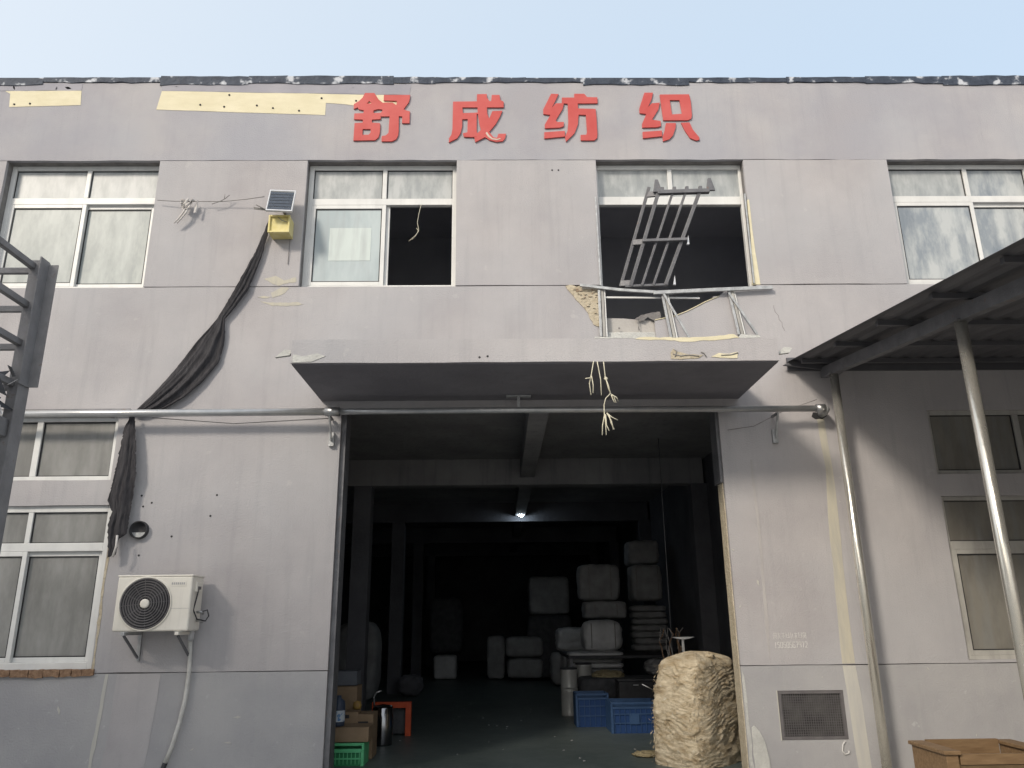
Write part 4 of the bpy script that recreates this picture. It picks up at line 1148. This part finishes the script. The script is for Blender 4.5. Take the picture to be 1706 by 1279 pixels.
# ------------------------------------------------------------------ things in the doorway
def lump(name, m, parent, cx, cy, z0, sx, sy, sz, e=.45, nz_=.02, ns=4.0, rot=0.0, seed=0, n=20, ripple=0):
    """a rounded, uneven block"""
    vs, fs = [], []
    k = n
    # superellipsoid-like block from a cube grid
    idx = {}

    def vert(i, j, l):
        key = (i, j, l)
        if key in idx:
            return idx[key]
        v = Vector((2 * i / k - 1, 2 * j / k - 1, 2 * l / k - 1))
        p = 2 / max(.05, e)
        ln = (abs(v.x) ** p + abs(v.y) ** p + abs(v.z) ** p) ** (1 / p)
        v = v / ln
        q = v * 1.0
        d = noise.fractal(Vector((q.x * ns + seed * 7.1, q.y * ns, q.z * ns)), 1.0, 2.0, 4)
        w2 = Vector((v.x * sx / 2, v.y * sy / 2, v.z * sz / 2))
        nn = v.normalized()
        w2 += nn * (d * nz_)
        if ripple:
            w2 += nn * ripple * math.sin(v.z * 38 + 2.5 * noise.noise(Vector((v.x * 3, v.y * 3, v.z * 2 + seed))) * 3)
        a = math.cos(rot), math.sin(rot)
        w2 = Vector((w2.x * a[0] - w2.y * a[1], w2.x * a[1] + w2.y * a[0], w2.z))
        vs.append((cx + w2.x, cy + w2.y, z0 + sz / 2 + w2.z))
        idx[key] = len(vs) - 1
        return idx[key]
    for a in range(k):
        for b in range(k):
            for s_ in (0, k):
                fs.append((vert(a, b, s_), vert(a + 1, b, s_), vert(a + 1, b + 1, s_), vert(a, b + 1, s_)))
                fs.append((vert(a, s_, b), vert(a + 1, s_, b), vert(a + 1, s_, b + 1), vert(a, s_, b + 1)))
                fs.append((vert(s_, a, b), vert(s_, a + 1, b), vert(s_, a + 1, b + 1), vert(s_, a, b + 1)))
    mb = MB().add(vs, fs, True)
    return mb.build(name, m, parent)


# the big dirty bale
bl = root('cotton_bale', (2.25, 1.0, 0.03), 'tall dirty cream bale of compressed fibre standing just inside the right door jamb', 'bale')
k = 150
vs, fs = [], []
cor = [(1.68, 0.86), (2.10, 0.35), (2.80, 1.02), (2.34, 1.52)]
ring = []
NP = 220
per = []
for i in range(4):
    a, b = Vector(cor[i]), Vector(cor[(i + 1) % 4])
    for j in range(NP // 4):
        per.append(a.lerp(b, j / (NP // 4)))
cc = Vector((2.21, 0.90))
# round the corners a little
for _k in range(3):
    per = [sum((per[(i + q) % len(per)] for q in range(-8, 9)), Vector((0, 0))) / 17 for i in range(len(per))]
NPp = len(per)
for l in range(k + 1):
    t = l / k
    z = 0.03 + 1.17 * t
    s_ = 1.10 - .05 * (1 - t) ** 2 - .24 * max(0, (t - .25) / .75) ** 1.6 - (0.55 * max(0, (t - .88) / .12) ** 2.4)
    if t > .93:
        z = 0.03 + 1.17 * t
    for i, p in enumerate(per):
        d = (p - cc)
        nn = d.normalized()
        left = 1 if i < NPp // 4 + 2 else 0
        q = Vector((p.x, p.y, z))
        f1 = noise.fractal(Vector((q.x * 3, q.y * 3, q.z * 4)), 1.0, 2.0, 5) * .026
        dr = (i / NPp) * 8
        slant = .25 * math.sin(dr) + (.35 * (d.x) if left else .02)
        rp_ = math.sin((z + slant * .6 + .10 * noise.noise(q * 3) + .04 * noise.noise(q * 9)) * 120 + 5 * noise.noise(q * 2.2)) + .8 * noise.noise(Vector((q.x * 18, q.y * 18, q.z * 60)))
        f2 = (.0055 if left else .005) * rp_ * max(.1, .55 + 1.3 * noise.noise(q * 3.2 + Vector((3, 1, 4))))
        tuft = (max(0, noise.noise(q * 11 + Vector((9, 2, 7))) - .25) * .05 + max(0, noise.noise(q * 32) - .3) * .03) * (1.4 if left else .8)
        pp_ = cc + Vector((.05 * t * t, 0)) + d * s_ + nn * (f1 + f2 + tuft)
        vs.append((pp_.x, pp_.y, z + .02 * noise.noise(q * 6)))
for l in range(k):
    for i in range(NPp):
        i2 = (i + 1) % NPp
        fs.append((l * NPp + i, l * NPp + i2, (l + 1) * NPp + i2, (l + 1) * NPp + i))
top0 = len(vs)
vs.append((cc.x, cc.y, 1.22))
for i in range(NPp):
    fs.append((k * NPp + i, k * NPp + (i + 1) % NPp, top0))
MB().add(vs, fs, True).build('fibre_block', M_bale, bl)
random.seed(17)
for i in range(60):
    # tufts standing off the faces and top
    t = random.random()
    if i < 24:
        p = Vector((random.uniform(2.05, 2.42), random.uniform(.72, .95), 1.155 + random.random() * .02))
        sz = random.uniform(.03, .07)
    elif i < 48:
        a, b = Vector(cor[0]), Vector(cor[1])
        q = a.lerp(b, random.random() ** 2)
        p = Vector((q.x + .05, q.y + .03, random.uniform(.05, .75)))
        p.x += .22 * max(0, p.z - .35)
        sz = random.uniform(.025, .06)
    else:
        a, b = Vector(cor[1]), Vector(cor[2])
        q = a.lerp(b, random.random())
        p = Vector((q.x, q.y + .01, random.uniform(.05, .9)))
        sz = random.uniform(.02, .045)
    lump('tuft', M_bale, bl, p.x, p.y, p.z - sz * .4, sz * 1.5, sz, sz * .8, e=.9, nz_=sz * .35, ns=2.2, seed=i, n=5)
mb = MB()
for i in range(900):                       # loose wisps all over the visible faces
    e = i % 2
    a, b = Vector(cor[e]), Vector(cor[e + 1])
    u = random.random()
    q = a.lerp(b, u)
    t = random.random()
    d = q - cc
    t = t * .9
    sc_ = 1.05 - .05 * (1 - t) ** 2 - .24 * max(0, (t - .25) / .75) ** 1.6
    q = cc + Vector((.05 * t * t, 0)) + d * sc_
    nn = d.normalized()
    base = Vector((q.x, q.y, .03 + 1.17 * t)) + Vector((nn.x, nn.y, 0)) * -.004
    tg = Vector((-nn.y, nn.x, 0)) * random.uniform(-1, 1) + Vector((nn.x, nn.y, 0)) * random.uniform(.2, 1.1) + Vector((0, 0, random.uniform(-.7, .5)))
    tg.normalize()
    l_ = random.uniform(.015, .05)
    w2 = tg.cross(Vector((0, 0, 1))).normalized() * random.uniform(.003, .010)
    mid = base + tg * l_ * .6 + Vector((0, 0, random.uniform(-.008, .008)))
    mb.add([base - w2, base + w2, mid + w2 * .9, mid - w2 * .9, base + tg * l_ - Vector((0, 0, .01))], [(0, 1, 2, 3), (3, 2, 4)])
tag(mb.build('loose_fibre', M_bale, bl, recalc=False), None, kind='stuff')
# T-shaped steel section standing behind the bale
tb = root('steel_stub', (2.24, 1.42, 0.03), 'T-shaped grey steel stub standing up behind the top of the bale', 'steel post')
MB().box(2.232, 2.262, 1.44, 1.46, 0.03, 1.34).build('web', M_steel, tb, bevel=.003)
MB().prism([(2.11, 1.362), (2.385, 1.362), (2.33, 1.345), (2.27, 1.335), (2.22, 1.335), (2.16, 1.345)], 1.40, 1.50).build('flange', M_steel, tb)
tag(MB().tube([(1.62, .9, .86), (1.70, .95, .82), (1.76, 1.0, .79)], .005, 5).build('loose_wire', M_alu), 'short bright wire sticking out left of the bale', 'wire')


def crate(name, label, m, x0, x1, y0, y1, z0, z1, nv, group=None, label_plate=False, rails=(0.33, .62)):
    r = root(name, ((x0 + x1) / 2, (y0 + y1) / 2, z0), label, 'crate', group)
    t = .02
    mb = MB()
    frame_rect(mb, x0, x1, z1 - .09, z1, .03, y0, y0 + t)
    mb.build('rim', m, r, bevel=.004)
    for a, b, c, d in ((x0, x1, y1 - t, y1), (x0, x0 + t, y0 + t, y1 - t), (x1 - t, x1, y0 + t, y1 - t)):
        MB().box(a, b, c, d, z0, z1).build('side', m, r, bevel=.003)
    MB().box(x0 + t, x1 - t, y0 + .012, y0 + .018, z0, z1 - .09).build('side', mat('translucent_' + name, tuple(v * .45 for v in bsdf(m).inputs['Base Color'].default_value[:3]) if not bsdf(m).inputs['Base Color'].is_linked else ((0.018, 0.055, 0.17) if m is M_blue else (0.03, 0.2, 0.08)), None), r)
    for xx in (x0, x1 - .035):
        MB().box(xx, xx + .035, y0 - .006, y0 + .011, z0, z1 - .09).build('corner_post', m, r, bevel=.004)
    for i in range(nv):
        xx = x0 + .05 + (x1 - x0 - .10) * i / (nv - 1)
        MB().box(xx - .004, xx + .004, y0, y0 + .0115, z0 + .02, z1 - .092).build('rib', m, r)
    for f in rails:
        zz = z0 + (z1 - z0) * f
        MB().box(x0 + .036, x1 - .036, y0 - .005, y0 - .0005, zz - .008, zz + .008).build('rail', m, r)
    MB().box(x0 + t, x1 - t, y0 + .02, y1 - t, z0 + .005, z0 + .02).build('base', m, r)
    if label_plate:
        xm = (x0 + x1) / 2 - .02
        MB().box(xm - .07, xm + .07, y0 - .010, y0 - .006, z0 + .12, z0 + .25).build('label_plate', m, r)
    return r


GC = 'blue plastic crates on the workshop floor'
crate('plastic_crate', 'narrower blue crate with open slots, beside the pale drums', M_blue, 1.12, 1.62, 3.98, 4.45, 0.03, .50, 6, GC)
crate('plastic_crate', 'wide blue crate with a plain label panel, beside the big bale', M_blue, 1.55, 2.25, 3.25, 3.85, 0.03, .44, 9, GC, True)
crate('plastic_crate', 'bright green ribbed crate at the left door jamb', M_green, -2.02, -1.56, 0.95, 1.30, 0.03, .27, 9)


def carton(name, label, m, x0, x1, y0, y1, z0, z1, slot=False, rot=0, labelm=None):
    r = root(name, ((x0 + x1) / 2, (y0 + y1) / 2, z0), label, 'box')
    MB().box(x0, x1, y0, y1, z0, z1 - .001).build('body', m, r, bevel=.005)
    MB().box(x0 - .002, (x0 + x1) / 2 - .003, y0 - .002, y1 + .002, z1 - .001, z1 + .003).build('flap', m, r)
    MB().box((x0 + x1) / 2 + .003, x1 + .002, y0 - .002, y1 + .002, z1 - .001, z1 + .003).build('flap', m, r)
    if slot:
        xm, zm = (x0 + x1) / 2, z0 + (z1 - z0) * .8
        MB().box(xm - .06, xm + .06, y0 - .001, y0 + .001, zm - .02, zm + .02).build('hand_slot', M_black, r)
    if labelm:
        MB().box(x0 + .02, x0 + .09, y0 - .002, y0, z1 - .11, z1 - .03).build('label', labelm, r)
    r.rotation_euler.z = rot
    return r


carton('cardboard_box', 'squat brown carton lying on top of the green crate', M_card, -2.04, -1.52, 0.98, 1.35, .275, .43)
carton('cardboard_box', 'taller brown carton with a hand slot standing beside the green crate', M_card, -1.78, -1.54, 1.42, 1.78, .03, .52, slot=True)
carton('cardboard_box', 'brown carton with a white label behind the blue bottle', M_card, -2.05, -1.72, 1.40, 1.58, .30, .55, slot=True, labelm=M_paper)
carton('cardboard_box', 'dim brown carton stacked at the back of the left pile', M_card, -2.18, -1.82, 1.85, 2.2, .46, .80)
carton('supply_case', 'dark blue-grey case at the bottom of the left pile', M_dark, -2.45, -1.80, 1.82, 2.3, .03, .46)
carton('supply_case', 'dark case on top of the dim carton by the left jamb', M_tarp, -2.2, -1.84, 1.9, 2.2, .81, .98)
bt = root('bottle', (-1.94, 1.1, .43), 'dark blue plastic bottle with a blue and white label on the carton', 'bottle')
MB().lathe((-1.90, 1.10, .434), [(0, 0), (.075, 0), (.078, .02), (.078, .22), (.070, .27), (.03, .30), (.028, .33), (0, .33)], 24).build('body', mat('dark_blue_plastic', (0.035, 0.05, 0.085), (0.05, 0.065, 0.1), 6, .4), bt)
MB().lathe((-1.90, 1.10, .434), [(.0795, .05), (.0795, .17)], 24).build('label', M_blab, bt)
tag(MB().lathe((-1.78, 1.66, .60), [(0, -.06), (.05, -.04), (.055, 0), (.045, .04), (0, .055)], 18).build('tape_roll', mat('yellow_tape', (0.35, 0.24, 0.06), (0.25, 0.13, 0.06), 8, .5)), 'small yellow and brown roll standing between the cartons', 'tape roll')
cn = root('metal_canister', (-1.57, 2.5, .03), 'shiny dark metal canister standing behind the cartons at the left', 'canister')
MB().lathe((-1.58, 2.5, .03), [(0, 0), (.13, 0), (.135, .02), (.135, .45), (.12, .48), (.0, .50)], 28).build('body', mat('dark_chrome', (0.25, 0.25, 0.26), None, rough=.15, metal=1.0), cn)
MB().tube([(-1.69, 2.45, .50), (-1.70, 2.45, .62), (-1.67, 2.45, .68), (-1.60, 2.45, .70)], .012, 8).build('handle', M_steel, cn)
og = root('orange_stand', (-1.45, 3.3, .03), 'orange painted metal frame standing on the floor near the left pile', 'stand')
MB().box(-1.37, -1.29, 3.28, 3.36, .03, .48).build('leg', M_orange, og, bevel=.004)
MB().box(-1.85, -1.77, 3.28, 3.36, .03, .48).build('leg', M_orange, og, bevel=.004)
MB().box(-1.77, -1.37, 3.28, 3.36, .40, .479).build('top_rail', M_orange, og, bevel=.004)
MB().box(-1.76, -1.38, 3.4, 3.7, .05, .39).build('side_panel', M_dark, og, bevel=.004)

# drums
for i, (x_, y_, z0, z1, lab) in enumerate(((1.15, 5.48, .03, .46, 'lower pale drum standing on the floor left of the blue crates'), (1.15, 5.50, .462, .79, 'upper pale drum stacked on the floor drum left of the blue crates'), (1.43, 5.75, .03, .85, 'taller pale drum standing right of the stacked pair'))):
    dr = root('drum', (x_, y_, z0), lab, 'drum', 'pale drums behind the blue crates')
    h = z1 - z0
    MB().lathe((x_, y_, z0), [(0, 0), (.14, 0), (.145, .01), (.142, .03), (.142, h - .05), (.146, h - .04), (.142, h - .03)], 26).build('body', M_drum, dr)
    MB().lathe((x_, y_, z0), [(.144, h - .03), (.146, h - .004), (.13, h), (0, h)], 26).build('lid', M_black if i else M_drum, dr)

# wrapped bales and sacks deeper inside
bi = [
    ('textile_bale', 'plump white wrapped bale lying alone above the flat sacks', M_wrap, 1.90, 6.9, 1.00, .76, .7, .56, .5),
    ('textile_bale', 'grey wrapped bale resting on top of the plump white bale', M_wrapd, 2.1, 7.9, 1.58, .86, .7, .34, .25),
    ('textile_bale', 'large grey wrapped bale topping the stack beside the column', M_wrapd, 2.0, 7.9, 1.93, .84, .7, .72, .3),
    ('textile_bale', 'dim wrapped bale at the top right of the stack by the side wall', M_wrapd, 2.98, 8.0, 1.92, .64, .7, .72, .3),
]
for nm, lab, m, cx, cy, z0, sx, sy, sz, e in bi:
    r = root(nm, (cx, cy, z0), lab, 'bale', 'wrapped bales stacked inside on the right')
    lump('wrapping', m, r, cx, cy, z0, sx, sy, sz, e=e, nz_=.02, ns=2, seed=cx * 3 + z0)
    for dx in (-.22, .22):
        MB().box(cx + dx - .008, cx + dx + .008, cy - sy / 2 - .018, cy - sy / 2 + .05, z0 + .06, z0 + sz - .06).build('strap', M_cable, r)
for i in range(7):
    z0 = .95 + i * .125
    r = tag(_rebase(lump('sack', M_wrapd, None, 3.0 + .02 * math.sin(i * 2), 7.9, z0, .72, .6, .135, e=.5, nz_=.012, ns=2.5, seed=i, n=14), Vector((3.0, 7.9, z0))), ['bottom', 'second', 'third', 'middle', 'fifth', 'sixth', 'topmost'][i] + ' grey folded sack of the pile by the right interior wall', 'sack', 'folded sacks piled by the right interior wall')
for i in range(4):
    z0 = .62 + i * .095
    tag(_rebase(lump('sack', M_wrap if i % 2 else M_wrapd, None, 1.72 + .03 * math.sin(i * 3), 6.6, z0, 1.02, .7, .10, e=.45, nz_=.012, ns=2.5, seed=i + 20, n=14), Vector((1.72, 6.6, z0))), ['lowest', 'second', 'third', 'uppermost'][i] + ' flat pale sack under the plump white bale', 'sack', 'flat sacks under the white bale')
hy = lump('sack', M_hay, None, 1.80, 5.3, .44, .55, .45, .30, e=.7, nz_=.04, ns=2.5, seed=44)
tag(_rebase(hy, Vector((1.8, 5.3, .44))), 'crumpled tan sacking heaped behind the blue crates', 'sack')
tag(_rebase(lump('storage_trunk', M_dark, None, 2.05, 5.3, .03, 1.5, .7, .62, e=.15, nz_=.01, seed=6), Vector((2.05, 5.3, .03))), 'low black trunk behind the blue crates', 'trunk')
bx = root('black_tub', (2.05, 4.3, .03), 'black open tub standing behind the wide blue crate', 'tub')
MB().box(1.80, 2.35, 4.1, 4.5, .03, .66).build('body', M_black, bx, bevel=.02)
MB().box(1.78, 2.37, 4.08, 4.52, .661, .69).build('rim', M_dark, bx, bevel=.006)
MB().box(2.02, 2.10, 4.07, 4.082, .60, .61).build('handle_glint', M_alu, bx)
# table under the stacks
tbq = root('work_table', (2.4, 7.3, 0), 'long dark table carrying the stacked bales on the right', 'table')
MB().box(1.2, 3.45, 6.1, 8.4, .90, .945).build('top', M_dark, tbq)
for x_, y_ in ((1.25, 6.15), (3.4, 6.15), (1.25, 8.35), (3.4, 8.35)):
    MB().box(x_ - .03, x_ + .03, y_ - .03, y_ + .03, .03, .90).build('leg', M_iron, tbq)
for i, (x_, z_) in enumerate(((2.50, .62),)):
    tag(_rebase(lump('sack', M_wrapd, None, 2.9, 5.9, .62, .75, .5, .28, e=.7, nz_=.03, seed=61), Vector((2.9, 5.9, .62))), 'slumped grey sack right of the black tub', 'sack')
wl = root('wire_bundle', (2.35, 2.9, .5), 'tangled loose cables hanging behind the top of the bale', 'cable bundle')
random.seed(77)
for i in range(10):
    a = Vector((2.25 + random.random() * .3, 2.9, 1.45))
    MB().tube([a + Vector((random.uniform(-.05, .05), random.uniform(-.05, .05), -k_ * .09)) for k_ in range(6)], .008, 5).build('cable', M_cable if i % 3 else M_brick, wl)
MB().tube([(2.42, 2.95, 1.0), (2.42, 2.95, 4.22)], .008, 6).build('suspension_rod', M_iron, wl)
# ladder-back frame lower down
far = [
    ('wide grey bale at the foot of the far stack in the centre', M_wrapd, .62, 13.4, .10, .95, .9, .50, .35),
    ('grey bale resting on the wide far bale in the centre', M_wrapd, .60, 13.4, .62, 1.0, .9, .52, .35),
    ('hanging pale sheet-wrapped bale high in the centre of the far wall', M_wrapd, 1.3, 13.6, 1.7, 1.1, .9, 1.0, .2),
    ('dark bale under the high pale bale near the far centre', M_dark, 1.3, 13.6, .1, 1.2, .9, 1.58, .2),
    ('pale block on the floor at the far left', M_wrap, -1.55, 14.2, .05, .62, .7, .60, .2),
    ('dim tall bundle at the far left above the pale block', M_dark, -1.55, 14.6, .70, .95, .8, 1.5, .3),
    ('narrow dim bundle between the far stacks', M_wrapd, -.15, 14.0, .05, .5, .5, 1.1, .3),
]
for i, (lab, m, cx, cy, z0, sx, sy, sz, e) in enumerate(far):
    o = lump('textile_bale', m, None, cx, cy, z0, sx, sy, sz, e=e, nz_=.02, ns=2, seed=i + 90, n=12)
    tag(_rebase(o, Vector((cx, cy, z0))), lab, 'bale', 'bales deep inside the workshop')

more = [
    ('broad pale bale low on the floor right of the far centre stack', M_wrapd, 1.75, 11.6, .05, 1.1, .9, .75, .3),
    ('pale bale balanced on the broad low bale right of the far centre', M_wrap, 1.8, 11.6, .82, .9, .8, .55, .35),
    ('dim bundle behind the column at the left inside', M_wrapd, -3.0, 8.6, .05, .9, .8, 1.5, .4),
    ('small grey sack slumped at the foot of the left inner column', M_intd, -1.95, 9.2, .05, .55, .5, .42, .8),
    ('squat grey sack at the base of the table on the right', M_wrapd, 2.6, 5.0, .05, .7, .5, .5, .7),
    ('high dim bale above the folded sacks at the right wall', M_wrapd, 3.0, 8.3, 2.66, .66, .7, .5, .3),
]
for i, (lab, m, cx, cy, z0, sx, sy, sz, e) in enumerate(more):
    o = lump('textile_bale', m, None, cx, cy, z0, sx, sy, sz, e=e, nz_=.03, ns=2.4, seed=i + 130, n=14)
    tag(_rebase(o, Vector((cx, cy, z0))), lab, 'bale' if 'sack' not in lab else 'sack', 'bales deep inside the workshop' if 'sack' not in lab else None)
tag(lump('rag', M_hay, None, 1.72, 1.35, .03, .35, .25, .05, e=.9, nz_=.03, ns=3, seed=9, n=12), 'crumpled tan rag on the floor left of the big bale', 'rag')
random.seed(55)
lt = MB()
for i in range(34):
    x_, y_ = random.uniform(-1.6, 2.3), random.uniform(1.0, 9.0)
    s1 = random.uniform(.006, .03)
    lt.prism([(x_, y_), (x_ + s1, y_ + random.uniform(-.4, .4) * s1), (x_ + s1 * .8, y_ + s1 * .7), (x_ + .1 * s1, y_ + s1 * .8)], .0305, .036, 'z')
tag(lt.build('floor_litter', M_wrapd), 'scattered pale lint and scraps on the workshop floor', kind='stuff')

# lamp on the second beam
lp = root('ceiling_lamp', (0.47, 9.7, 3.9), 'small lit white bulb hanging from the second ceiling beam inside', 'lamp')
le = bpy.data.materials.new('lit_bulb')
le.use_nodes = True
bsdf(le).inputs['Emission Color'].default_value = (0.75, 0.9, 1, 1)
bsdf(le).inputs['Emission Strength'].default_value = 60
MB().lathe((0.47, 9.62, 3.93), [(0, -.06), (.05, -.04), (.06, 0), (.05, .04), (.02, .055)], 18).build('bulb', le, lp)
MB().lathe((0.47, 9.62, 3.985), [(.025, 0), (.025, .05), (0, .05)], 14).build('socket', M_black, lp)
MB().tube([(0.47, 9.62, 4.03), (0.47, 9.62, 4.25)], .006, 6).build('cord', M_black, lp)

# unseen block added behind the viewer to cast shade on the lower left facade
ob = root('unseen_shade_block', (-19, -16, 0), 'plain grey block behind the viewer, added out of view to shade the facade', 'building')
MB().box(-40, -9.8, -26, -13, 0, 11.6).build('wall', M_wall, ob)
MB().box(-40.2, -9.6, -26.2, -12.8, 11.602, 11.8).build('roof_edge', M_membrane, ob)
for r_i in range(3):
    for c_i in range(7):
        x_ = -11.5 - c_i * 4
        MB().box(x_ - 1, x_ + 1, -13.03, -12.99, 1.3 + r_i * 3.6, 2.9 + r_i * 3.6).build('window', P_shade, ob)
